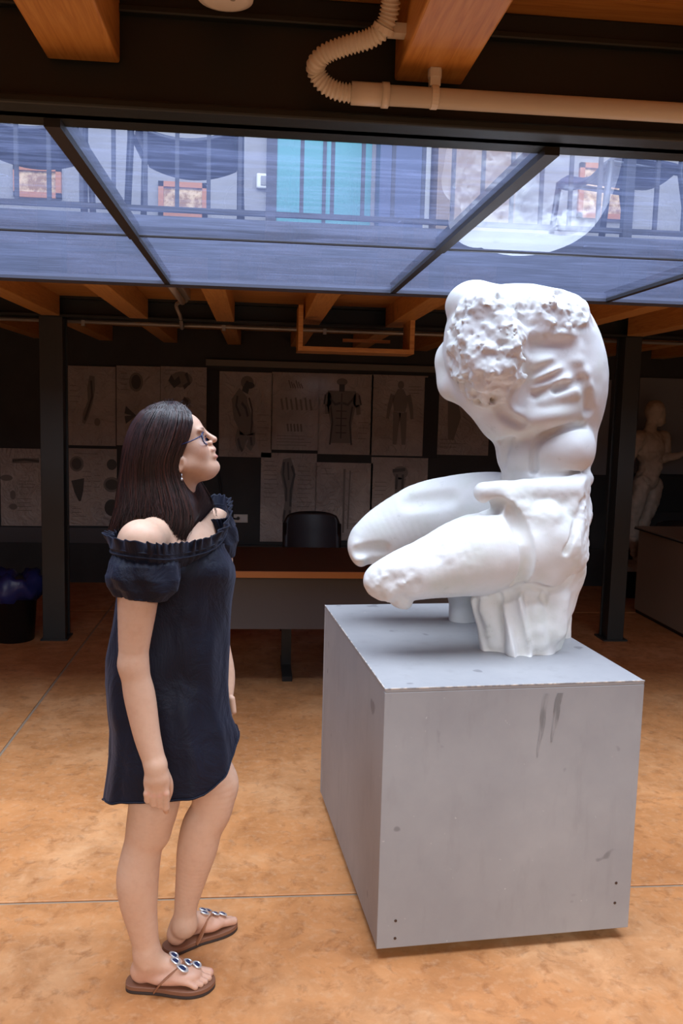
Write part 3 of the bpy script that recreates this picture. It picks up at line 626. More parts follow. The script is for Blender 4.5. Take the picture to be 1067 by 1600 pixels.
# ------------------------------------------------------------------ desk, chairs, cabinet, bin
r = thing('desk', 'walnut desk with orange front edging and a dark modesty panel', 'desk', (0.3, 5.1, 0))
MB().box((-0.52, 4.675, 0.70), (1.20, 5.52, 0.73)).build('desktop', M_DESKTOP, r)
MB().box((-0.52, 4.66, 0.695), (1.20, 4.675, 0.731)).build('front_edging', M_DESKEDGE, r, bevel=0.003)
MB().box((-0.50, 4.80, 0.375), (1.18, 4.82, 0.70)).build('modesty_panel', M_PANEL, r)
for x in (-0.44, 0.19, 1.10):
    MB().box((x - 0.03, 5.27, 0.03), (x + 0.03, 5.33, 0.70)).build('leg', M_CHAIRK, r)
    MB().box((x - 0.03, 5.02, 0), (x + 0.03, 5.48, 0.03)).build('foot', M_CHAIRK, r)
def chair(name, label, x, y, z, rz, Mp, Mt, group=None, sz=0.43, bt=0.80, wd=0.46):
    """shell chair: local front is -Y"""
    R_ = Matrix.Rotation(rz, 3, 'Z'); T = lambda p: tuple(R_ @ Vector(p) + Vector((x, y, z)))
    r = thing(name, label, 'chair', (x, y, z), group); h = wd / 2
    def grid(f, n1, n2, nm, M):
        vs = [T(f(i / n1, j / n2)) for i in range(n1 + 1) for j in range(n2 + 1)]
        fs = [(i * (n2 + 1) + j, (i + 1) * (n2 + 1) + j, (i + 1) * (n2 + 1) + j + 1, i * (n2 + 1) + j + 1) for i in range(n1) for j in range(n2)]
        MB().add(vs, fs).build(nm, M, r, smooth=True, solid=0.022)
    def seat(u, v_):
        a = 2 * u - 1; e = 1 - 0.10 * (2 * v_ - 1) ** 4
        return (a * (h - 0.02) * e, -0.22 + 0.44 * v_, sz - 0.03 * (1 - a * a) + 0.02 * a * a - 0.05 * max(0, 0.15 - v_) / 0.15)
    def back(u, v_):
        a = 2 * u - 1; t = v_ ** 1.0; e = 1 - 0.14 * max(0, (t - .7) / .3) ** 2
        return (a * (h - 0.005) * e, 0.20 + 0.07 * t + 0.05 * (1 - a * a), sz + 0.16 + (bt - sz - 0.16) * t * (1 - 0.10 * a ** 4) - 0.03 * (1 - a * a) * (1 - t))
    grid(seat, 14, 12, 'seat', Mp); grid(back, 14, 10, 'backrest', Mp)
    for s in (-1, 1):
        MB().tube([T((s * (h - 0.005), -0.235, 0)), T((s * (h - 0.02), -0.19, sz - 0.01))], 0.0155, 10).build('front_leg', Mt, r, smooth=True)
        MB().tube([T((s * (h - 0.005), 0.30, 0)), T((s * (h - 0.01), 0.20, sz - 0.02)), T((s * (h - 0.01), 0.21, sz + 0.12)), T((s * (h - 0.01), 0.25, bt - 0.08))], 0.0155, 10).build('rear_leg', Mt, r, smooth=True)
        MB().tube([T((s * (h - 0.02), -0.19, sz - 0.015)), T((s * (h - 0.02), 0.20, sz - 0.02))], 0.013, 8).build('seat_rail', Mt, r, smooth=True)
    return r
ca, cb = at(443, 850, 6.05), at(534, 850, 6.05); zt = at(490, 800, 6.2)[2]
chair('desk_chair', 'black plastic chair tucked behind the walnut desk', (ca[0] + cb[0]) / 2, 5.93, 0, 0, M_CHAIRK, M_CHAIRK, None, 0.46, zt, cb[0] - ca[0])
# cabinet on the right
r = thing('side_desk', 'cream panelled desk standing behind the charcoal column', 'desk', (3.6, 6.4, 0))
MB().box((3.16, 5.98, 0.03), (3.18, 6.88, 0.70)).build('end_panel', M_CAB, r)
MB().box((3.18, 6.02, 0.0), (4.5, 6.05, 0.70)).build('front_panel', M_CAB, r)
MB().box((4.48, 5.98, 0.0), (4.5, 6.88, 0.70)).build('end_panel', M_CAB, r)
MB().box((3.17, 5.99, 0.0), (3.19, 6.87, 0.03)).build('plinth', M_CHAIRK, r)
MB().box((3.13, 5.96, 0.70), (4.53, 6.90, 0.725)).build('top', M_CAB, r); MB().box((3.125, 5.96, 0.702), (3.13, 6.90, 0.712)).build('edge_strip', M_CHAIRK, r)
c = at(1055, 822, 7.1)
chair('side_chair', 'black chair behind the cream panelled desk', c[0] + 0.10, 6.92, 0, 0, M_CHAIRK, M_CHAIRK, None, 0.44, c[2] + 0.03, 0.50)
# waste bin
c = atz(12, 1008, 0.0); c[1] += 0.16
r = thing('waste_bin', 'black waste bin lined with a blue plastic bag', 'bin', (c[0], c[1], 0))
MB().lathe([(0.13, 0), (0.16, 0.40), (0.165, 0.40), (0.165, 0.415), (0.155, 0.415)], (c[0], c[1], 0), 28).build('bin_body', M_CHAIRK, r, smooth=True)
rings = []
for k, (rr, z) in enumerate(((0.18, 0.30), (0.195, 0.36), (0.19, 0.42), (0.165, 0.455), (0.13, 0.43), (0.08, 0.40))):
    rings.append([(c[0] + (rr + 0.016 * math.sin(7 * a_ + k) + 0.010 * math.sin(13 * a_ + 2 * k)) * math.cos(a_), c[1] + (rr + 0.016 * math.sin(7 * a_ + k)) * math.sin(a_), z + 0.022 * math.sin(5 * a_ + k) + 0.012 * math.sin(11 * a_)) for a_ in np.linspace(0, 2 * PI, 49)[:-1]])
MB().loft(rings, caps=True).build('bag', M_BAG, r, smooth=True)

# ------------------------------------------------------------------ upper gallery seen through the glass
UY = 6.2
wall = struct(MB().box((-6.2, UY, ZF), (6.2, UY + 0.2, 4.9)).build('wall_gallery', M_PLASTER))
a, b_ = at(0, 232, UY), at(0, 262, UY)
struct(MB().box((-6.2, UY - 0.012, 3.52), (at(430, 250, UY)[0], UY, 3.66)).build('trim_1', M_DADO))
a, b_ = at(432, 300, UY), at(578, 300, UY)
d = struct(MB().box((a[0], UY - 0.05, ZF), (b_[0], UY, 4.5)).build('door_1', M_TEAL))
MB().box((a[0] - 0.06, UY - 0.06, ZF), (a[0], UY, 4.5)).build('door_frame', M_RAILM, d); MB().box((b_[0], UY - 0.06, ZF), (b_[0] + 0.04, UY, 4.5)).build('door_frame', M_PLASTER, d)
MB().box(((a[0] + b_[0]) / 2 - 0.012, UY - 0.062, ZF), ((a[0] + b_[0]) / 2 + 0.012, UY - 0.05, 4.5)).build('door_seam', M_RAILM, d)
def slab_thing(nm, x0, x1, Y, z0, z1, th, M, label, cat):
    a, b_ = at(x0, 300, Y), at(x1, 300, Y); tag(MB().box((a[0], Y - th, z0), (b_[0], Y - 0.004, z1)).build(nm, M), label, cat)
slab_thing('metal_locker', 584, 650, UY, ZF, 4.4, 0.30, M_NAVYP, 'blue-grey metal locker beside the teal door upstairs', 'locker')
slab_thing('white_downpipe', 655, 668, UY, ZF, 4.5, 0.08, M_WHITE, 'white downpipe on the gallery wall beside the locker', 'pipe')
slab_thing('brown_cupboard', 672, 790, UY, ZF, 3.72, 0.25, M_BROWN, 'brown hardboard cupboard seen through the glass behind the railing', 'cupboard')
c = at(412, 284, UY); r = thing('wall_switch', 'white switch box on the gallery wall beside the teal door', 'switch', c)
MB().box((c[0] - 0.05, UY - 0.03, c[2] - 0.05), (c[0] + 0.05, UY, c[2] + 0.05)).build('plate', M_WHITE, r, bevel=0.01); MB().box((c[0] - 0.02, UY - 0.036, c[2] - 0.03), (c[0] + 0.02, UY - 0.03, c[2] + 0.03)).build('rocker', M_PLASTER, r)
for k, (x0, y0, x1, y1, lb) in enumerate(((22, 258, 97, 312, 'orange framed drawing on the gallery wall behind the cropped chair'), (248, 284, 324, 342, 'orange framed drawing hanging upstairs below a dark chair seat'), (905, 255, 985, 345, 'orange framed drawing upstairs behind the reflection of the statue'))):
    a, b_ = at(x0, y0, UY), at(x1, y1, UY); r = thing('framed_drawing', lb, 'picture', ((a[0] + b_[0]) / 2, UY, b_[2]), 'framed drawings upstairs')
    fr = MB()
    for lo, hi in (((a[0], b_[2]), (b_[0], b_[2] + .035)), ((a[0], a[2] - .035), (b_[0], a[2])), ((a[0], b_[2]), (a[0] + .035, a[2])), ((b_[0] - .035, b_[2]), (b_[0], a[2]))):
        fr.box((lo[0], UY - 0.03, lo[1]), (hi[0], UY, hi[1]))
    fr.build('picture_frame', M_PICFRAME, r); MB().box((a[0] + .03, UY - 0.015, b_[2] + .03), (b_[0] - .03, UY, a[2] - .03)).build('drawing', M_PAPER, r)
# railing
RY = 3.76; r = thing('gallery_railing', 'grey metal railing with slim upright bars along the upper gallery', 'railing', (0, RY, ZF))
MB().box((-3.1, RY - 0.012, 2.405), (3.3, RY + 0.012, 2.425)).build('bottom_rail', M_RAILM, r); MB().box((-3.1, RY - 0.02, 3.34), (3.3, RY + 0.02, 3.38)).build('handrail', M_RAILM, r)
me = bpy.data.meshes.new('bar'); q = MB().box((-0.008, -0.008, 0), (0.008, 0.008, 0.92)); me.from_pydata(q.v, [], q.f)
for k in range(50): piece('bar', me, M_RAILM, r, (-3.05 + 0.1285 * k, 0, 0.065))
for k in range(5): MB().box((-3.05 + 1.542 * k - 0.02, RY - 0.02, ZF), (-3.05 + 1.542 * k + 0.02, RY + 0.02, 3.36)).build('post', M_RAILM, r)
c = at(296, 300, 4.25); chair('gallery_chair', 'dark chair on the upper gallery with an orange framed drawing below its seat', c[0], 4.25, ZF, PI, M_CHAIRB, M_TUBE, 'gallery chairs', 0.44, 0.86, 0.50)
c = at(50, 300, 4.2); chair('gallery_chair', 'dark upstairs chair cut by the glazing bar furthest from the statue', c[0], 4.2, ZF, PI + 0.1, M_CHAIRB, M_TUBE, 'gallery chairs', 0.44, 0.86, 0.52)
c = at(968, 300, 4.3); chair('gallery_chair', 'dark upstairs chair standing sideways beside the reflection of the statue', c[0] - 0.02, 4.3, ZF, -PI / 2 + 0.25, M_CHAIRB, M_TUBE, 'gallery chairs', 0.44, 0.86, 0.46)

# ================================================================== PEDESTAL
A0 = np.array([0.367, 2.362]); ux = _n(np.array([0.797, 0.068])); uy = np.array([-ux[1], ux[0]]); PW, PD, PZ0, PZ1 = 0.80, 1.075, 0.035, 0.825
RZP = math.atan2(ux[1], ux[0])
ped = thing('pedestal', 'large grey painted box pedestal carrying the white torso', 'pedestal', (*(A0 + ux * PW / 2 + uy * PD / 2), 0))
def pbox(name, lo, hi, M, bevel=0.0, par=ped):
    return MB().box((A0[0] + lo[0], A0[1] + lo[1], lo[2]), (A0[0] + hi[0], A0[1] + hi[1], hi[2]), RZP, tuple(A0)).build(name, M, par, bevel=bevel)
pbox('front_panel', (0, 0, PZ0), (PW, 0.018, PZ1 - 0.012), M_PED, 0.002)
pbox('rear_panel', (0, PD - 0.018, PZ0), (PW, PD, PZ1 - 0.012), M_PED, 0.002)
pbox('side_panel', (0.0012, 0.018, PZ0), (0.018, PD - 0.018, PZ1 - 0.012), M_PED, 0.002)
pbox('side_panel', (PW - 0.018, 0.018, PZ0), (PW - 0.0012, PD - 0.018, PZ1 - 0.012), M_PED, 0.002)
pbox('top_panel', (0, 0, PZ1 - 0.0125), (PW, PD, PZ1), M_PED, 0.003)
pbox('worn_edge', (-0.0006, -0.0007, PZ1 - 0.004), (PW + 0.0006, 0.004, PZ1 + 0.0006), M_CHIP, 0.001)
pbox('worn_edge', (-0.0007, 0, PZ1 - 0.003), (0.003, PD, PZ1 + 0.0005), M_CHIP, 0.001)
for x in (0.08, PW - 0.08):
    for y in (0.12, PD - 0.12):
        c = A0 + ux * x + uy * y
        o = MB().box((c[0] - 0.05, c[1] - 0.03, 0.0), (c[0] + 0.05, c[1] + 0.03, PZ0)).build('foot_block', M_CHAIRK, ped)
for x, z in ((0.055, 0.12), (0.055, 0.065), (PW - 0.05, 0.12), (PW - 0.05, 0.185)):
    c = A0 + ux * x; MB().tube([(c[0] + uy[0] * -0.001, c[1] + uy[1] * -0.001, z), (c[0] + uy[0] * 0.004, c[1] + uy[1] * 0.004, z)], 0.0045, 10).build('screw', M_SCREW, ped)
for x, z0, z1, w_ in ((0.488, 0.60, 0.795, 0.020), (0.530, 0.645, 0.795, 0.022)):
    q = []
    for i in range(9):
        t = i / 8; q.append((x + (1 - t) * -0.018 + 0.002 * math.sin(5 * i), z0 + (z1 - z0) * t, w_ * (0.25 + 0.75 * min(1, t * 1.6)) * (0.9 + 0.2 * math.sin(3.1 * i))))
    vs = []
    for x_, z_, ww in q:
        for s in (-0.5, 0.5):
            c = A0 + ux * (x_ + s * ww) - uy * 0.0008; vs.append((c[0], c[1], z_))
    MB().add(vs, [(2 * i, 2 * i + 1, 2 * i + 3, 2 * i + 2) for i in range(8)]).build('drip_stain', M_STAIN, ped)

# ================================================================== TORSO STATUE
YS = 2.9
PXM = lambda Y: Y / FPX
G = SDF((0.20, 2.42, 0.82), (1.30, 3.40, 2.13), 0.0052)
def E_(px, py, dy, rx, rz, ry, k=0.03, ang=0, mode='+', rzr=0):
    Y = YS + dy; q = PXM(Y); G.ell(at(px, py, Y), (rx * q, ry * q, rz * q), k, mode, rotv(math.radians(ang), rzr))
def C_(p0, p1, r0, r1, k=0.02, mode='+'):
    a = at(p0[0], p0[1], YS + p0[2]); b = at(p1[0], p1[1], YS + p1[2]); G.cap(a, b, r0 * PXM(YS + p0[2]), r1 * PXM(YS + p1[2]), k, mode)
# ribcage and back
E_(838, 585, 0.02, 106, 118, 95, 0.02, 0)
E_(822, 512, 0.02, 104, 66, 100, 0.05, -8)
E_(880, 600, 0.03, 66, 110, 84, 0.03, 4)
E_(742, 482, -0.04, 46, 43, 44, 0.035)             # neck lump
E_(775, 500, 0.0, 62, 46, 80, 0.04)
def EC(px, py, dy, rx, rz, ry, k, ang, cut):
    Y = YS + dy; q = PXM(Y); G.ell(at(px, py, Y), (rx * q, ry * q, rz * q), k, '+', rotv(math.radians(ang)), cut)
EC(756, 542, -0.06, 62, 90, 104, 0.008, 6, [(at(752, 540, YS - 0.222), (-0.34, -1, 0.16))])      # broken root of the near arm
EC(795, 555, -0.06, 22, 62, 92, 0.012, 8, [(at(790, 540, YS - 0.205), (0.1, -1, 0.1))])
EC(852, 492, -0.04, 64, 40, 92, 0.010, -6, [(at(850, 500, YS - 0.205), (0.25, -1, 0.55)), (at(850, 527, YS - 0.2), (0.05, 0.25, -1))])   # chipped shoulder ledge
E_(708, 568, 0.12, 29, 38, 44, 0.03)               # far breast and arm root
E_(716, 600, 0.10, 34, 30, 44, 0.03)
E_(770, 618, -0.01, 58, 44, 70, 0.04, -20)
E_(797, 655, 0.0, 46, 42, 66, 0.04, -30)           # upper belly
E_(856, 700, 0.02, 74, 68, 74, 0.04)               # waist
E_(815, 705, 0.0, 36, 48, 60, 0.03)
E_(884, 700, -0.09, 46, 44, 38, 0.012)             # flank bulge
E_(845, 650, -0.10, 60, 26, 44, 0.03, 12)
E_(856, 745, 0.0, 70, 30, 78, 0.02)
# hips and the skin draped over the seat
E_(846, 800, 0.02, 76, 72, 92, 0.04)
E_(868, 800, -0.10, 54, 62, 52, 0.03)
C_((756, 770, -0.20), (905, 768, -0.14), 17, 26, 0.015)
C_((790, 790, -0.19), (880, 850, -0.17), 28, 40, 0.02)
C_((852, 812, -0.2), (850, 895, -0.2), 30, 26, 0.02)
E_(888, 880, -0.05, 21, 34, 44, 0.015)
C_((905, 780, -0.02), (890, 880, -0.04), 16, 22, 0.02)
# thighs
for seq in ([((850, 850, -0.13), 70), ((770, 862, -0.16), 69), ((735, 868, -0.17), 65), ((680, 884, -0.19), 52), ((640, 896, -0.20), 44), ((605, 906, -0.205), 34), ((592, 908, -0.205), 26)],
            [((820, 795, 0.10), 58), ((760, 796, 0.16), 60), ((700, 800, 0.20), 57), ((650, 812, 0.22), 54), ((608, 832, 0.23), 46), ((580, 846, 0.23), 36)]):
    G.chain([(at(a[0], a[1], YS + a[2]), ra * PXM(YS + a[2])) for a, ra in seq], 0.025)
E_(624, 934, -0.19, 24, 16, 30, 0.015, -35)        # chipped knee tip
E_(560, 862, 0.22, 15, 24, 36, 0.02, 15)
# stump of rock under the seat
C_((826, 900, -0.04), (812, 1012, -0.06), 84, 64, 0.03)
C_((850, 880, -0.10), (838, 1020, -0.14), 46, 32, 0.015)
C_((800, 930, -0.2), (812, 1024, -0.19), 20, 22, 0.018)
C_((760, 940, -0.13), (770, 1014, -0.13), 24, 22, 0.02)
C_((892, 900, -0.06), (852, 1010, -0.10), 18, 24, 0.02)
C_((872, 930, 0.05), (872, 1004, 0.05), 22, 20, 0.02)
C_((722, 900, 0.28), (722, 985, 0.28), 20, 22, 0.02)    # far lower leg stump
C_((780, 850, 0.24), (722, 920, 0.28), 40, 24, 0.03)
# flat broken planes
p = at(640, 915, YS - 0.285); G.half(p, (0.1, -1, -0.35), p - [0.10, 0.1, 0.09], p + [0.03, 0.1, 0.06], 0.006)
p = at(922, 800, YS - 0.14); G.half(p, (0.86, -0.62, 0.10), p - [0.06, 0.16, 0.16], p + [0.12, 0.2, 0.12], 0.006)
# carving: grooves and swellings laid on the surface
def groove(pts, r_, dep, k=0.012):
    dep = dep * 1.35; r_ = max(r_, dep * 0.9)
    q = []
    for x, y in pts:
        p = G.surf(x, y, 2.43, 3.35); v_ = _n(p - CAMP); m_ = p[1] / FPX; q.append((p - v_ * (r_ - dep) * m_, r_ * m_))
    G.chain(q, k, '-')
def swell(pts, r_, out, k=0.02):
    q = []
    for x, y, *_ in pts:
        p = G.surf(x, y, 2.43, 3.35); v_ = _n(p - CAMP); m_ = p[1] / FPX; q.append((p + v_ * (r_ - out) * m_, r_ * m_))
    if len(q) == 1: G.ell(q[0][0], (q[0][1],) * 3, k)
    else: G.chain(q, k)
swell([(842, 566), (872, 552), (894, 548)], 16, 4, 0.02); swell([(842, 590), (876, 574), (900, 566)], 12, 4, 0.016); swell([(842, 607), (880, 592), (908, 584)], 11, 4, 0.016); swell([(850, 627), (886, 614), (912, 606)], 12, 4, 0.016)
groove([(834, 583), (850, 575), (874, 566)], 7, 4.5, 0.014); groove([(838, 600), (862, 590), (884, 580)], 7, 5, 0.012); groove([(834, 619), (862, 607), (880, 602)], 8, 5, 0.014); groove([(868, 610), (890, 602), (908, 594)], 7, 5, 0.012)
groove([(884, 560), (902, 582), (918, 612), (920, 640)], 10, 5, 0.02); groove([(828, 545), (860, 541), (892, 543)], 12, 7, 0.03)
swell([(800, 640)], 40, 4, 0.03); groove([(772, 622), (788, 648), (812, 664)], 9, 5, 0.02); groove([(822, 560), (824, 600), (812, 630)], 9, 4, 0.02)
swell([(858, 706), (886, 702)], 40, 6, 0.025)
groove([(834, 735), (836, 702), (850, 682), (880, 670), (912, 666)], 7, 6, 0.010)
groove([(846, 741), (884, 740), (918, 734)], 6, 3.5, 0.008)
groove([(790, 690), (786, 725)], 8, 6, 0.02); groove([(778, 690), (800, 684)], 5, 4, 0.01)
groove([(745, 799), (784, 792), (800, 803), (817, 836), (823, 858), (820, 896), (809, 912)], 7, 11, 0.006)
groove([(792, 931), (800, 955), (808, 980), (817, 1024)], 8, 10, 0.010); groove([(850, 931), (842, 972), (848, 1005)], 5, 6, 0.006)
groove([(792, 931), (825, 916), (872, 920), (891, 903)], 6, 7, 0.008); groove([(768, 990), (776, 1020)], 8, 6, 0.015); groove([(742, 940), (752, 985), (765, 1015)], 7, 5, 0.015)
swell([(830, 950), (836, 1000)], 24, 9, 0.015); swell([(872, 935), (866, 985)], 18, 7, 0.015); swell([(764, 950), (772, 1000)], 16, 5, 0.015)
groove([(884, 862), (898, 822), (914, 780)], 5, 4, 0.008)
groove([(600, 858), (556, 862)], 9, 6, 0.018); groove([(640, 780), (700, 775)], 14, 4, 0.03)
# chiselled roughness of the breaks, gentle unevenness elsewhere
c = at(752, 548, YS - 0.2); G.rough(c, (0.152, 0.17, 0.215), 0.0135, 32, 1, 0.10, 5)
c = at(845, 492, YS - 0.10); G.rough(c, (0.20, 0.22, 0.095), 0.0130, 28, 2, 0.35, 5)
c = at(612, 915, YS - 0.25); G.rough(c, (0.11, 0.14, 0.09), 0.007, 24, 3, 0.4)
c = at(690, 860, YS - 0.25); G.rough(c, (0.16, 0.14, 0.06), 0.0035, 30, 4, 0.5)
c = at(900, 830, YS - 0.12); G.rough(c, (0.12, 0.2, 0.2), 0.006, 22, 5, 0.4)
c = at(820, 790, YS - 0.2); G.rough(c, (0.22, 0.18, 0.10), 0.0045, 20, 6, 0.5)
c = at(815, 960, YS - 0.1); G.rough(c, (0.30, 0.35, 0.20), 0.006, 10, 7, 0.3, 3)
c = at(790, 740, YS); G.rough(c, (0.60, 0.6, 0.8), 0.0035, 7, 8, 0.2, 3)
me, P_ = G.mesh('torso_statue')
zc = 0.825; c0 = np.array([0.85, 2.85, zc])
co = np.zeros(len(me.vertices) * 3, np.float32); me.vertices.foreach_get('co', co); co = co.reshape(-1, 3); co[:, 2] = np.maximum(co[:, 2], zc + 0.0003); co -= c0
me.vertices.foreach_set('co', co.ravel()); me.update()
st = link('torso_statue', me, M_MARBLE); st.location = c0
tag(st, 'white plaster cast of a headless seated male torso on the grey pedestal', 'statue')
del G

# ================================================================== STANDING ANATOMICAL FIGURE
YE = 7.60; q_ = YE / FPX
G = SDF(np.array(at(950, 880, YE)) - [0, 0.3, 0.05], np.array(at(1125, 610, YE)) + [0, 0.3, 0.05], 0.008)
def ch(*pts, k=0.015): G.chain([(at(x, y, YE + d), r_ * q_) for x, y, d, r_ in pts], k)
G.ell(at(1023, 642, YE), (15 * q_, 17 * q_, 18 * q_), 0.01); G.ell(at(1031, 654, YE), (9 * q_, 11 * q_, 13 * q_), 0.015)
ch((1020, 655, 0, 9), (1014, 675, 0, 10))
ch((998, 684, -.05, 12), (1036, 684, .05, 12))
G.ell(at(1015, 700, YE), (24 * q_, 19 * q_, 27 * q_), 0.02); G.ell(at(1017, 728, YE), (19 * q_, 15 * q_, 24 * q_), 0.02); G.ell(at(1010, 750, YE), (20 * q_, 17 * q_, 18 * q_), 0.02)
ch((1003, 756, -.05, 14), (996, 785, -.06, 13), (990, 812, -.05, 9)); ch((990, 812, -.05, 9), (988, 832, -.03, 9), (990, 866, 0, 5))
ch((1022, 758, .04, 14), (1016, 790, .0, 12), (1006, 815, -.03, 9)); ch((1006, 815, -.03, 9), (1000, 838, 0, 9.5), (994, 872, .04, 5)); ch((994, 874, .04, 5), (1004, 878, 0, 4))
ch((1038, 688, .05, 9), (1041, 708, .03, 8), (1038, 716, 0, 7)); ch((1038, 716, 0, 7), (1058, 712, -.08, 5.5), (1075, 706, -.12, 4.5), (1085, 704, -.13, 5))
ch((996, 690, -.05, 10), (985, 715, -.05, 8), (980, 742, -.05, 6)); ch((980, 742, -.05, 6), (978, 765, -.05, 5))
for x0, y0, x1, y1 in ((1016, 690, 1018, 745), (1004, 706, 1030, 704), (1002, 735, 1012, 756), (1030, 730, 1018, 756)): G.cap(at(x0, y0, YE - 0.115), at(x1, y1, YE - 0.105), 2 * q_, 2 * q_, 0.02, '-')
for k in range(4): G.cap(at(1008 - 3 * k, 768 + 16 * k, YE - 0.15), at(1006 - 3 * k, 782 + 16 * k, YE - 0.14), 1.6 * q_, 1.4 * q_, 0.02, '-')
c = at(1020, 750, YE); G.rough(c, (0.6, 0.5, 0.9), 0.006, 24, 4, 0.2, 3)
me, P_ = G.mesh('anatomical_body'); zb = float(P_[:, 2].min()); c = at(1000, 870, YE)
r = thing('anatomical_figure', 'standing plaster anatomical man stretching one arm behind the charcoal column', 'statue', (c[0], YE, 0))
link('body', me, M_ECORCHE, r)
MB().box((c[0] - 0.22, YE - 0.2, zb - 0.035), (c[0] + 0.24, YE + 0.2, zb + 0.012)).build('base_slab', M_ECORCHE, r, bevel=0.005)
MB().box((c[0] - 0.20, YE - 0.18, 0), (c[0] + 0.22, YE + 0.18, zb - 0.035)).build('plinth', M_CHAIRK, r)
del G

# ================================================================== WOMAN
YH = 2.35
G = SDF((-0.46, 1.99, 0.012), (0.03, 2.70, 1.66), 0.0026)
def wp(x, y, Y): return at(x, y, Y)
def pm(Y=2.33): return Y / FPX
def el(x, y, Y, rx, ry, rz, k=0.012, ang=0, mode='+', rzr=0):      # radii: rx, rz in photo pixels, ry in metres
    G.ell(at(x, y, Y), (rx * Y / FPX, ry, rz * Y / FPX), k, mode, rotv(math.radians(ang), rzr))
def lc(pts, k=0.02): G.chain([(at(x, y, Y), r_ * Y / FPX) for x, y, Y, r_ in pts], k)
# head: the face leans back, looking up
el(258, 688, YH, 52, 0.074, 49, 0.02)
el(292, 690, YH, 24, 0.060, 44, 0.025, 26)
el(304, 714, YH, 20, 0.053, 34, 0.025, 28); el(300, 722, YH, 24, 0.054, 21, 0.03, 0)
el(296, 672, YH, 20, 0.056, 24, 0.02, 24)
for s in (-1, 1):
    G.cap(at(290, 729, YH + s * 0.050), at(327, 731, YH + s * 0.014), 10 * pm(), 8 * pm(), 0.025)
    el(312, 703, YH + s * 0.036, 12, 0.022, 14, 0.02, 24)                      # cheek
    el(313, 672, YH + s * 0.026, 5, 0.024, 4, 0.012, 20)                       # brow ridge
    el(320, 684, YH + s * 0.031, 5, 0.017, 6, 0.010, 20, '-')                  # socket
    el(311.5, 683, YH + s * 0.031, 6.6, 0.0115, 6.6, 0.003)                    # eyeball
    G.cap(at(317, 679.3, YH + s * 0.020), at(315, 679.8, YH + s * 0.042), 1.6 * pm(), 1.4 * pm(), 0.003)   # lid
    G.cap(at(316, 687.8, YH + s * 0.020), at(314, 687.8, YH + s * 0.042), 1.4 * pm(), 1.2 * pm(), 0.003)
    el(327.5, 692, YH + s * 0.010, 4.4, 0.0062, 3.4, 0.006)                       # nostril wing
    el(332, 694.8, YH + s * 0.0065, 2.0, 0.003, 1.6, 0.003, 0, '-')
    el(281, 726, YH + s * 0.071, 7, 0.008, 14, 0.006, -12); el(283, 727, YH + s * 0.080, 3.5, 0.006, 8, 0.004, -12, '-')   # ears
lc([(317, 673, YH, 3.8), (325, 680, YH, 4.0), (334.2, 686.5, YH, 5.0)], 0.006)  # nose
G.cap(at(326, 696, YH), at(330, 701, YH), 5 * pm(), 5 * pm(), 0.010)           # upper lip base
G.cap(at(331, 702.5, YH - 0.018), at(331, 702.5, YH + 0.018), 3.0 * pm(), 3.0 * pm(), 0.005); el(333.6, 702.2, YH, 3.6, 0.014, 3.4, 0.005)
el(334.5, 713, YH, 6.0, 0.019, 4.4, 0.005); el(327, 712, YH, 9, 0.026, 14, 0.01)
G.cap(at(340, 707.6, YH - 0.022), at(340, 707.6, YH + 0.022), 3.2 * pm(), 3.2 * pm(), 0.004, '-')
el(340.5, 719.6, YH, 4.0, 0.02, 3.2, 0.006, 0, '-')
el(333.0, 729.5, YH, 10.5, 0.017, 10.0, 0.012)                                 # chin
el(310, 737, YH, 22, 0.036, 11, 0.025, -6)
# neck, shoulders, chest
lc([(276, 735, YH, 32), (270, 790, YH, 32), (262, 838, YH, 38)], 0.02)
lc([(264, 822, 2.33, 30), (240, 838, 2.24, 30), (220, 846, 2.145, 33)], 0.025)
lc([(282, 815, 2.38, 26), (310, 816, 2.45, 26), (334, 820, 2.52, 25)], 0.025)
TURN = -0.52
el(282, 880, 2.34, 56, 0.150, 72, 0.03, 0, '+', TURN)
G.cap(at(272, 838, 2.30), at(243, 850, 2.19), 6 * pm(), 5 * pm(), 0.012); G.cap(at(300, 832, 2.38), at(330, 818, 2.48), 6 * pm(), 5 * pm(), 0.012)   # collar bones
el(262, 985, 2.35, 58, 0.115, 95, 0.04); el(262, 1110, 2.35, 66, 0.125, 66, 0.04)
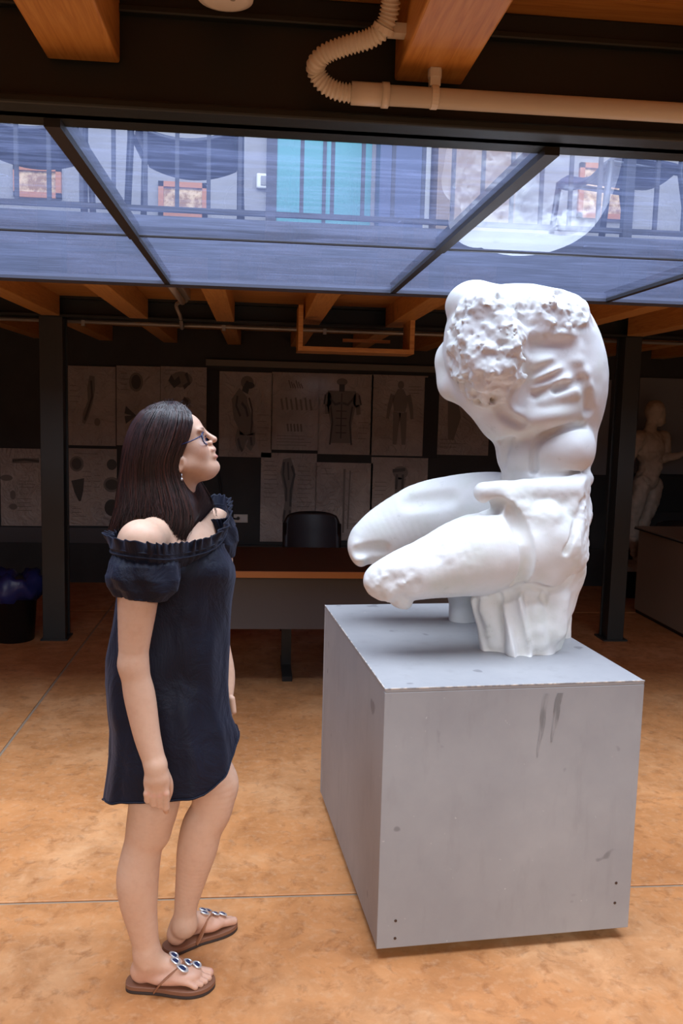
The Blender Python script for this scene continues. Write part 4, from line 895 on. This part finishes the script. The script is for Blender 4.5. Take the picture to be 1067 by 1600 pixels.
# near arm and closed hand
YA = 2.115
lc([(219, 850, 2.145, 33), (217, 890, 2.125, 33), (215, 940, YA, 31), (210, 1000, YA, 25), (208, 1038, YA, 21.5)], 0.02)
lc([(208, 1038, YA, 21.5), (213, 1062, YA, 23), (219, 1092, YA, 24.5), (230, 1150, 2.105, 21), (243, 1196, 2.095, 17.5)], 0.02)
el(197, 1042, YA + 0.01, 9, 0.014, 10, 0.012)
YW = 2.092
lc([(243, 1196, YW, 17.5), (245, 1214, YW, 18)], 0.01)
el(245, 1224, YW, 21, 0.017, 24, 0.012)
fx = [(230, 1240, 1250, 5.4), (239, 1243, 1256, 5.8), (249, 1243, 1258, 6.0), (258.5, 1240, 1262, 6.0)]
for i, (x, yk, yp, r_) in enumerate(fx):
    q = YW - 0.004; rr = r_ * YW / FPX
    G.cap(at(x * 0.6 + 245 * 0.4, 1222, q), at(x, yk, q), rr * 1.15, rr * 1.12, 0.004)
    G.cap(at(x, yk, q - 0.002), at(x + 0.5, yp, q + 0.006), rr * 1.1, rr * 0.98, 0.002)
    if i == 3: G.cap(at(x + 0.5, yp, q + 0.006), at(x + 1.5, yp + 5, q + 0.020), rr * 0.98, rr * 0.85, 0.002)
    else: G.cap(at(x + 0.5, yp, q + 0.006), at(x, yp - 4, q + 0.030), rr * 0.98, rr * 0.9, 0.002)
    G.cap(at(x, yp - 4, q + 0.030), at(x, yk - 4, q + 0.034), rr * 0.9, rr * 0.8, 0.002)
lc([(256, 1206, YW + 0.012, 8), (263, 1222, YW + 0.020, 7.4), (264, 1236, YW + 0.026, 6.6), (261, 1248, YW + 0.030, 5.6)], 0.006)
# far arm
lc([(336, 822, 2.53, 25), (342, 900, 2.55, 22), (338, 980, 2.57, 18), (350, 1050, 2.53, 17), (353, 1082, 2.50, 12.5)], 0.02)
el(354, 1102, 2.50, 10, 0.022, 20, 0.01)
for i, x in enumerate((349, 354, 358, 361)): G.cap(at(x - 2, 1112, 2.485 + 0.010 * i), at(x - 3, 1132 - 2 * i, 2.50 + 0.010 * i), 0.009, 0.0075, 0.003)
G.cap(at(362, 1092, 2.48), at(365, 1112, 2.475), 0.010, 0.0085, 0.006)
# legs
YL = 2.275
lc([(256, 1150, 2.29, 44), (246, 1215, 2.28, 43), (240, 1259, YL, 40), (233, 1290, YL, 36.5), (225, 1316, YL, 31.5), (219, 1343, YL, 32.5), (215, 1372, YL, 34), (216, 1400, YL, 31.5), (218, 1420, YL, 28.5), (226, 1465, YL, 22.5), (230, 1492, YL, 20.5)], 0.012)
el(248, 1303, YL - 0.004, 15, 0.030, 20, 0.02)                                  # knee cap
YF = 2.43
lc([(286, 1140, 2.43, 44), (318, 1195, 2.435, 41), (334, 1222, YF, 37), (331, 1262, YF, 33.5), (316, 1292, YF, 33.5), (308, 1326, YF, 32.5), (301, 1360, YF, 27), (294, 1395, YF, 21.5), (290, 1420, YF, 18.5), (288, 1446, YF, 18.5)], 0.012)
el(354, 1226, YF, 17, 0.034, 24, 0.02)
# feet
def foot_frame(H, T): d = _n(np.array(T) - np.array(H)); return np.array(H), d, np.array([-d[1], d[0]])
FEET = [(foot_frame((-0.336, 2.284), (-0.10, 2.262)), 1), (foot_frame((-0.248, 2.428), (-0.062, 2.562)), -1)]
def fpt(fr, l, w_, z): h, d, n_ = fr; q = h + d * l + n_ * w_; return np.array([q[0], q[1], z])
S0 = 0.020
for (fr, b), ank in zip(FEET, (at(230, 1490, YL), at(288, 1444, YF))):
    F = lambda l, w_, z: fpt(fr, l, w_ * b, z + S0)
    Rf = np.array([[fr[1][0], fr[1][1], 0], [fr[2][0], fr[2][1], 0], [0, 0, 1]])
    G.ell(F(0.036, 0, 0.030), (0.032, 0.028, 0.034), 0.015, '+', Rf)
    G.cap(ank, F(0.055, 0, 0.055), 0.034, 0.032, 0.02); G.cap(F(0.06, 0, 0.055), F(0.125, 0.004, 0.040), 0.032, 0.026, 0.02)
    G.ell(F(0.150, 0.002, 0.022), (0.052, 0.040, 0.022), 0.015, '+', Rf); G.ell(F(0.10, -0.012, 0.018), (0.05, 0.024, 0.018), 0.015, '+', Rf)
    G.ell(F(0.060, 0.030, 0.070), (0.010, 0.010, 0.010), 0.012, '+', Rf); G.ell(F(0.055, -0.028, 0.062), (0.010, 0.010, 0.010), 0.012, '+', Rf)
    for w_, l0, l1, rr in ((0.026, 0.180, 0.219, 0.0125), (0.007, 0.185, 0.221, 0.0088), (-0.008, 0.180, 0.213, 0.0084), (-0.021, 0.172, 0.203, 0.0080), (-0.033, 0.160, 0.190, 0.0078)):
        G.cap(F(l0 - 0.02, w_ * 0.9, 0.020), F(l0 + 0.012, w_, 0.0165), rr * 0.95, rr * 0.95, 0.004); G.cap(F(l0 + 0.012, w_, 0.0165), F(l1, w_, rr * 0.85), rr * 0.95, rr, 0.002)
me, P_ = G.mesh('person_body'); del G
# skin tints: lips, eyes, brows, toenails, flushed feet
T = np.tile(np.array([0.680, 0.430, 0.300, 1.0], np.float32), (len(me.vertices), 1))
co = np.zeros(len(me.vertices) * 3, np.float32); me.vertices.foreach_get('co', co); co = co.reshape(-1, 3)
def tint(c, r_, col, amt=1.0, soft=0.3):
    q = np.sqrt((((co - np.array(c)) / np.array(r_)) ** 2).sum(1)); wq = (np.clip((1 - q) / soft, 0, 1) * amt)[:, None]; T[:, :3] = T[:, :3] * (1 - wq) + np.array(col) * wq
u = pm()
tint(at(333, 702.8, YH), (5 * u, 0.022, 4.0 * u), (0.52, 0.19, 0.15), 0.9); tint(at(336, 713, YH), (6 * u, 0.022, 4.6 * u), (0.55, 0.20, 0.16), 0.9)
tint(at(316, 700, YH - 0.05), (20 * u, 0.04, 18 * u), (0.66, 0.33, 0.22), 0.5, 1.0)
for s in (-1, 1):
    tint(at(314, 683.3, YH + s * 0.031), (8 * u, 0.013, 3.4 * u), (0.75, 0.72, 0.70), 1, 0.1); tint(at(318.3, 683, YH + s * 0.031), (2.4 * u, 0.005, 3 * u), (0.03, 0.015, 0.01), 1, 0.1)
    tint(at(316, 679.5, YH + s * 0.031), (4 * u, 0.016, 1.4 * u), (0.03, 0.02, 0.02), 0.9, 0.4); tint(at(315, 669.5, YH + s * 0.030), (7 * u, 0.024, 2.4 * u), (0.05, 0.028, 0.02), 0.85, 0.5)
for (fr, b) in FEET:
    tint(fpt(fr, 0.11, 0, 0.03), (0.17, 0.10, 0.07), (0.66, 0.33, 0.235), 0.6, 0.7)
    for w_, l1 in ((0.026, 0.229), (0.007, 0.228), (-0.008, 0.219), (-0.021, 0.209), (-0.033, 0.196)): tint(fpt(fr, l1, w_ * b, 0.044), (0.008, 0.008, 0.012), (0.72, 0.36, 0.30), 0.9)
for x, yk, yp, r_ in fx: tint(at(x, yk + 2, YW - 0.02), (6 * u, 0.03, 5 * u), (0.68, 0.31, 0.22), 0.6, 0.8)
ca_ = me.color_attributes.new('tint', 'FLOAT_COLOR', 'POINT'); ca_.data.foreach_set('color', T.ravel())
wom = thing('person', 'person in a navy off-shoulder dress and jewelled sandals looking up at the torso', 'person', (-0.24, 2.34, 0))
link('body', me, M_SKIN, wom)

# ------------------------------------------------------------------ hair
hy = [627, 634, 643, 660, 680, 700, 715, 730, 745, 760, 780, 800, 820, 846]
hxf = [276, 290, 299, 302, 298, 290, 283, 280, 283, 289, 297, 303, 303, 289]
hxb = [254, 232, 219, 206, 197, 192, 190, 188, 186, 184, 181, 178, 174, 170]
hxF = [276, 290, 299, 302, 300, 298, 297, 300, 308, 318, 329, 336, 337, 332]
hb = [0.006, 0.044, 0.060, 0.076, 0.087, 0.091, 0.092, 0.091, 0.090, 0.092, 0.102, 0.114, 0.122, 0.126]
def yend(u, far):
    if far: return np.interp(u, [0, 0.2, 0.5, 1], [803, 812, 815, 828])
    return np.interp(u, [0, 0.12, 0.25, 0.42, 0.55, 0.72, 1.0], [848, 846, 832, 808, 802, 808, 832])
def hpt(u, t, far, off=0.0, dx=0.0):
    y = 627 + t * (yend(u, far) - 627)
    xf = np.interp(y, hy, hxF if far else hxf); xb = np.interp(y, hy, hxb)
    x = xf + (xb - xf) * u + dx
    b = np.interp(y, hy, hb) + off
    f = math.sqrt(max(0, 1 - abs(u) ** 3)) * (0.80 + 0.20 * min(1, u * 4))
    Yo = b * f * (1 if far else -1)
    if far: Yo *= 1.0
    p = at(x, y, YH + Yo); 
    # keep the photo's height and side position on the head plane, not along the sight line
    q = at(x, y, YH); return np.array([q[0] + (p[0] - q[0]) * 0.75, YH + Yo, q[2] + (p[2] - q[2]) * 0.75])
rings = []
us = [i / 15 for i in range(16)]
for k in range(41):
    t = 0.955 * (k / 40) ** 1.15
    ring = [hpt(u_, t, False, -0.006) for u_ in us] + [hpt(u_, t, True, -0.006) for u_ in us[::-1]]
    c = np.mean(ring, 0); rings.append([c + (p - c) * (0.985 if k else 0.9) for p in ring])
hair = MB().loft(rings, caps=True).build('hair', M_HAIR, wom, smooth=True)
q = MB(); qa = MB(); rs = random.Random(5)
for i in range(1700):
    far = i >= 1350
    u_ = rs.random() ** (1.0 if not far else 1.3); off = rs.uniform(-0.006, 0.004); ph = rs.uniform(0, 6.28); am = rs.uniform(0, 1.8); t1 = rs.uniform(0.90, 1.035); t0 = rs.uniform(0, 0.05) if rs.random() < 0.7 else rs.uniform(0, 0.4)
    du = rs.uniform(-0.05, 0.05)
    pts = []
    for k in range(15):
        t = t0 + (t1 - t0) * k / 14; tip = max(0, (t - 0.8) / 0.2)
        pts.append(hpt(min(1, max(0, u_ + du * t * t)), t, far, off + 0.004 * tip * rs.uniform(-1, 1), am * math.sin(ph + 5 * t) * t + tip * (rs.uniform(-1, 1) * 1.2 + 4 * math.sin(ph))))
    w0 = rs.uniform(0.0009, 0.0017); (qa if rs.random() < 0.22 else q).tube(pts, [w0 * (1 - 0.75 * max(0, (k - 10) / 4)) for k in range(15)], 4, caps=False)
o = q.build('hair_strands', M_HAIR, wom, smooth=True); o['kind'] = 'stuff'
o = qa.build('auburn_strands', M_AUBURN, wom, smooth=True); o['kind'] = 'stuff'
q = MB()
for i in range(46):                                                              # flyaways
    x0 = rs.uniform(225, 296); y0 = np.interp(x0, [225, 250, 275, 296], [642, 630, 629, 638]); Y = YH + rs.uniform(-0.04, 0.02); dx = rs.uniform(-8, 14); dy = rs.uniform(2, 9)
    q.tube(spline([at(x0, y0 + 3, Y), at(x0 + dx * 0.4, y0 - dy * 0.7, Y), at(x0 + dx, y0 - dy * 0.6 + abs(dx) * 0.2, Y + 0.01)], 4), 0.0004, 3, caps=False)
for i in range(26):
    y0 = rs.uniform(780, 822); x0 = np.interp(y0, hy, hxb) + rs.uniform(0, 10); q.tube(spline([at(x0 + 4, y0 - 25, YH), at(x0, y0, YH - 0.01), at(x0 - rs.uniform(2, 10), y0 + rs.uniform(4, 14), YH - 0.02)], 4), 0.0005, 3, caps=False)
o = q.build('flyaway_hairs', M_HAIR, wom); o['kind'] = 'stuff'

# ------------------------------------------------------------------ dress
dpy = [855, 870, 885, 900, 940, 980, 1030, 1070, 1100, 1120, 1143, 1180, 1255]
dxl = [206, 198, 192, 190, 184, 178, 168, 166, 168, 170, 173, 172, 162]
dxr = [350, 359, 366, 368, 362, 357, 356, 356, 358, 362, 371, 378, 384]
dry = [0.140, 0.150, 0.158, 0.162, 0.158, 0.155, 0.158, 0.162, 0.165, 0.168, 0.170, 0.175, 0.182]
def hem(th):                                                                    # photo row of the hem, by direction
    d = math.degrees(th) % 360
    return np.interp(d, [0, 30, 60, 90, 135, 180, 225, 270, 295, 315, 335, 350, 360], [1143, 1132, 1140, 1165, 1215, 1250, 1256, 1256, 1243, 1214, 1176, 1150, 1143])
NT = 160; rings = []
for k in range(74):
    v_ = k / 73; ring = []
    for j in range(NT):
        th = 2 * PI * j / NT; y = 849 + v_ * (hem(th) - 849)
        xl, xr, ry = np.interp(y, dpy, dxl), np.interp(y, dpy, dxr), np.interp(y, dpy, dry)
        fold = v_ ** 1.5 * (0.0085 * math.sin(5 * th + 0.6) + 0.0055 * math.sin(11 * th + 1.9 + 2 * v_) + 0.002 * math.sin(23 * th)) + math.exp(-((v_ - 0.03) / 0.05) ** 2) * 0.0035 * math.sin(46 * th) + 0.004 * math.sin(7 * th - 9 * v_) * math.sin(PI * v_)
        fold += 0.016 * math.exp(-((y - 890) / 26) ** 2 - ((math.degrees(th) - 318) / 26) ** 2) + 0.0028 * math.sin(9 * th + 0.045 * y) * math.exp(-((v_ - 0.45) / 0.3) ** 2)
        wr = 0.0045 * float(vnoise(np.float32(th * 3.1 + 9), np.float32(v_ * 9 + 3), np.float32(4.2)))
        e = abs(math.cos(th)) ** 0.9 * math.copysign(1, math.cos(th)); s = abs(math.sin(th)) ** 0.9 * math.copysign(1, math.sin(th))
        x = (xl + xr) / 2 + (xr - xl) / 2 * e; p = at(x, y, YH); Yp = YH + (ry + fold + wr) * s; pz = at(x, y, YH + ry * s)
        ring.append((p[0] + (fold + wr) * e * 0.35, Yp, pz[2]))
    rings.append(ring)
dress = MB().loft(rings).build('dress', M_DRESS, wom, smooth=True, solid=0.0025)
# hem stitching
MB().tube([np.array(p) + np.array([(p[0] + 0.25) * 0.012, (p[1] - YH) * 0.012, 0.004]) for p in rings[-1]] + [rings[-1][0]], 0.0022, 6, caps=False).build('hem', M_DRESS, dress, smooth=True)
def sleeve(cs, name, ph):
    rg = []
    for k in range(25):
        v_ = k / 24; i = v_ * (len(cs) - 1); a_ = int(min(i, len(cs) - 2)); f_ = i - a_; f_ = f_ * f_ * (3 - 2 * f_)
        c = [cs[a_][m_] * (1 - f_) + cs[a_ + 1][m_] * f_ for m_ in range(5)]
        ring = []
        for j in range(96):
            th = 2 * PI * j / 96; g = (0.0045 * math.exp(-(v_ / 0.2) ** 2) + 0.002 * math.exp(-((1 - v_) / 0.25) ** 2)) * math.sin(26 * th + ph) + 0.005 * math.sin(PI * v_) * (math.sin(3 * th + 5 * v_ + ph) + 0.8 * math.sin(7 * th - 6 * v_)) + 0.007 * math.sin(PI * v_) * float(vnoise(np.float32(th * 2.2 + ph), np.float32(v_ * 3 + 2), np.float32(1.5)))
            p = at(c[0], c[1], c[2]); ring.append((p[0] + (c[3] * c[2] / FPX + g) * math.cos(th), p[1] + (c[4] + g) * math.sin(th), p[2] + (0.012 * math.cos(th + 2.4)) * v_ * (1 if ph < 5 else 0)))
        rg.append(ring)
    return MB().loft(rg).build(name, M_DRESS, dress, smooth=True, solid=0.0025)
sleeve([(228, 862, 2.165, 46, 0.085), (226, 878, 2.145, 52, 0.088), (225, 900, 2.135, 54, 0.088), (224, 918, 2.128, 50, 0.080), (220, 934, 2.12, 39, 0.062), (218, 930, 2.12, 33, 0.054)], 'sleeve', 0.4)
sleeve([(334, 806, 2.50, 24, 0.075), (338, 822, 2.52, 28, 0.080), (340, 845, 2.53, 29, 0.080), (341, 868, 2.54, 25, 0.070)], 'sleeve', 6.0)
# ruffled neckline
loop = [(176, 849, 2.25), (175, 857, 2.15), (197, 862, 2.075), (232, 866, 2.062), (258, 868, 2.085), (280, 866, 2.135), (303, 862, 2.175), (326, 855, 2.215), (344, 842, 2.29), (353, 824, 2.38), (356, 806, 2.46), (352, 792, 2.545), (332, 790, 2.58), (300, 800, 2.55), (262, 815, 2.50), (225, 832, 2.42), (195, 844, 2.33)]
LP = [at(*p) for p in loop]; C0 = np.mean(LP, 0); S = spline(LP + [LP[0]], 34)[:-1]
rg = []
NS = len(S)
for k in range(18):
    t = (k - 6) / 11; ring = []
    for j, p in enumerate(S):
        o_ = p - C0; o_[2] = 0; o_ = _n(o_); a_ = 2 * PI * j / NS
        wav = math.sin(25 * a_ + 2.6 * math.sin(5 * a_) + 1.5 * math.sin(8 * a_ + 1)) * (0.75 + 0.35 * math.sin(7 * a_)); w2 = math.sin(41 * a_ + 2 * math.sin(3 * a_))
        amp = 0.0015 + 0.012 * max(0, (t - 0.3) / 0.7) ** 1.2 if t > 0.3 else 0.002
        fl = (0.006 if t > 0.3 else 0.002) * t if t > 0 else 0.034 * t
        ring.append(p + o_ * (amp * wav + 0.2 * amp * w2 + fl * 1.6) + np.array([0, 0, -0.014 + 0.044 * t + (0.0022 * w2 * t + 0.0035 * wav * max(0, t))]))
    rg.append(ring)
ruf = MB().loft(rg).build('ruffle', M_DRESS, dress, smooth=True, solid=0.002)
for dz in (-0.010, 0.0015):
    MB().tube([p + _n(np.array([p[0] - C0[0], p[1] - C0[1], 0])) * 0.003 + [0, 0, dz] for p in S[::2]] + [S[0] + [0, 0, dz]], 0.0022, 6, caps=False).build('elastic_band', M_DRESS, dress, smooth=True)

# ------------------------------------------------------------------ spectacles, watch, earring
r_ = np.array([-0.30, 0, 0.954]); f_ = np.array([0.954, 0, 0.30])
gl_ = None
gq = MB(); lens = []
for s in (-1, 1):
    c = at(322.0, 684.5, YH) + np.array([0, s * 0.034, 0]) ; ring = []
    for k in range(33):
        a_ = 2 * PI * k / 32; ca2, sa2 = math.cos(a_), math.sin(a_); e = abs(ca2) ** 0.7 * math.copysign(1, ca2); g = abs(sa2) ** 0.7 * math.copysign(1, sa2)
        ring.append(c + np.array([-0.006 * abs(e) ** 2, s * e * 0.0275, 0]) + r_ * g * 0.0165)
    gq.tube(ring, 0.0017, 8, caps=False); lens.append(ring[:-1])
    o0 = c + np.array([-0.007, s * 0.0285, 0.008]); gq.tube([o0, at(300, 688.5, YH) + np.array([0, s * 0.074, 0]), at(284, 694, YH) + np.array([0, s * 0.082, 0])], 0.0017, 8)
b0 = at(321.5, 681.5, YH); gq.tube([b0 + [-0.001, -0.009, 0], b0 + [0.003, 0, 0.002], b0 + [-0.001, 0.009, 0]], 0.0016, 8)
gl_ = gq.build('spectacles', M_FRAME, wom, smooth=True)
for L_ in lens:
    MB().add([p for p in L_] + [np.mean(L_, 0)], [(i, (i + 1) % 32, 32) for i in range(32)]).build('lens', M_PANE, gl_)
c0_ = at(350, 1056, 2.525); MB().tube([c0_ + [0.0, 0, 0.011], c0_ + [0.002, 0, -0.011]], 0.0265, 24).build('wrist_watch', M_WHITE, wom, smooth=True, bevel=0.002)
c0_ = at(284, 748, YH - 0.080); q = MB().tube([c0_ + [0, 0, 0.012], c0_], 0.0007, 6)
q.lathe([(0.0005, -0.006), (0.003, -0.003), (0.003, 0.0), (0.0005, 0.003)], c0_, 10).build('earring', M_SILVER, wom, smooth=True)

# ------------------------------------------------------------------ sandals
for (fr, b) in FEET:
    out = []
    L_ = [(-0.008, 0.0), (-0.004, 0.020), (0.015, 0.031), (0.06, 0.033), (0.10, 0.034), (0.14, 0.042), (0.175, 0.047), (0.205, 0.045), (0.228, 0.034), (0.238, 0.016), (0.236, -0.004), (0.222, -0.026), (0.20, -0.041), (0.17, -0.048), (0.13, -0.044), (0.09, -0.036), (0.05, -0.033), (0.015, -0.030), (-0.003, -0.020)]
    S_ = spline([np.array([l, w_ * b, 0]) for l, w_ in L_ + [L_[0]]], 5)[:-1]
    if b < 0: S_ = S_[::-1]
    poly = [tuple(fpt(fr, p[0], p[1], 0)[:2]) for p in S_][::-1]
    san = MB().prism(poly, 0.009, 0.0215).build('sandal', M_SOLE, wom, bevel=0.002)
    MB().prism(poly, 0.0, 0.009).build('outsole', M_OUTSOLE, san, bevel=0.002)
    F = lambda l, w_, z: fpt(fr, l, w_ * b, z + S0)
    apex = F(0.150, 0.010, 0.052)
    for w_, z1 in ((-0.043, 0.040), (0.038, 0.050)):
        MB().tube(spline([F(0.080, w_ * 0.95, -0.004), F(0.098, w_ * 0.98, 0.022), F(0.122, w_ * 0.62, z1), apex], 6), 0.0095, 10, flat=0.28).build('strap', M_STRAP, san, smooth=True)
    MB().tube(spline([apex, F(0.172, 0.014, 0.047), F(0.190, 0.0165, 0.030), F(0.194, 0.0165, 0.0)], 6), 0.0032, 8).build('toe_post', M_STRAP, san, smooth=True)
    nrm = _n(np.array([fr[1][0] * 0.45, fr[1][1] * 0.45, 0.9])); ax1 = _n(np.array([fr[1][0], fr[1][1], 0]) - nrm * (nrm @ np.array([fr[1][0], fr[1][1], 0]))); ax2 = np.cross(nrm, ax1)
    for l, w_, z, ra, rb in ((0.122, 0.014, 0.069, 0.0145, 0.0115), (0.130, -0.007, 0.066, 0.015, 0.0115), (0.151, -0.016, 0.051, 0.018, 0.0125), (0.162, 0.012, 0.051, 0.013, 0.0115), (0.186, 0.015, 0.042, 0.014, 0.0125)):
        c = F(l, w_, z); q = MB(); rg = []
        for kk, (sc, h_) in enumerate(((1.0, -0.002), (1.06, 0.0), (0.95, 0.0022), (0.72, 0.0022), (0.66, 0.0008))):
            rg.append([c + ax1 * ra * sc * math.cos(a_) + ax2 * rb * sc * math.sin(a_) * (1 + 0.25 * math.cos(a_)) + nrm * (h_ + 0.0006 * math.sin(14 * a_) * (1 if kk in (1, 2) else 0)) for a_ in np.linspace(0, 2 * PI, 29)[:-1]])
        q.loft(rg, caps=True).build('beaded_setting', M_SILVER, san, smooth=True)
        rg = [[c + ax1 * ra * sc * math.cos(a_) + ax2 * rb * sc * math.sin(a_) * (1 + 0.25 * math.cos(a_)) + nrm * h_ for a_ in np.linspace(0, 2 * PI, 17)[:-1]] for sc, h_ in ((0.62, 0.0008), (0.5, 0.0026), (0.2, 0.0032))]
        MB().loft(rg, caps=True).build('gem', M_GEM, san)
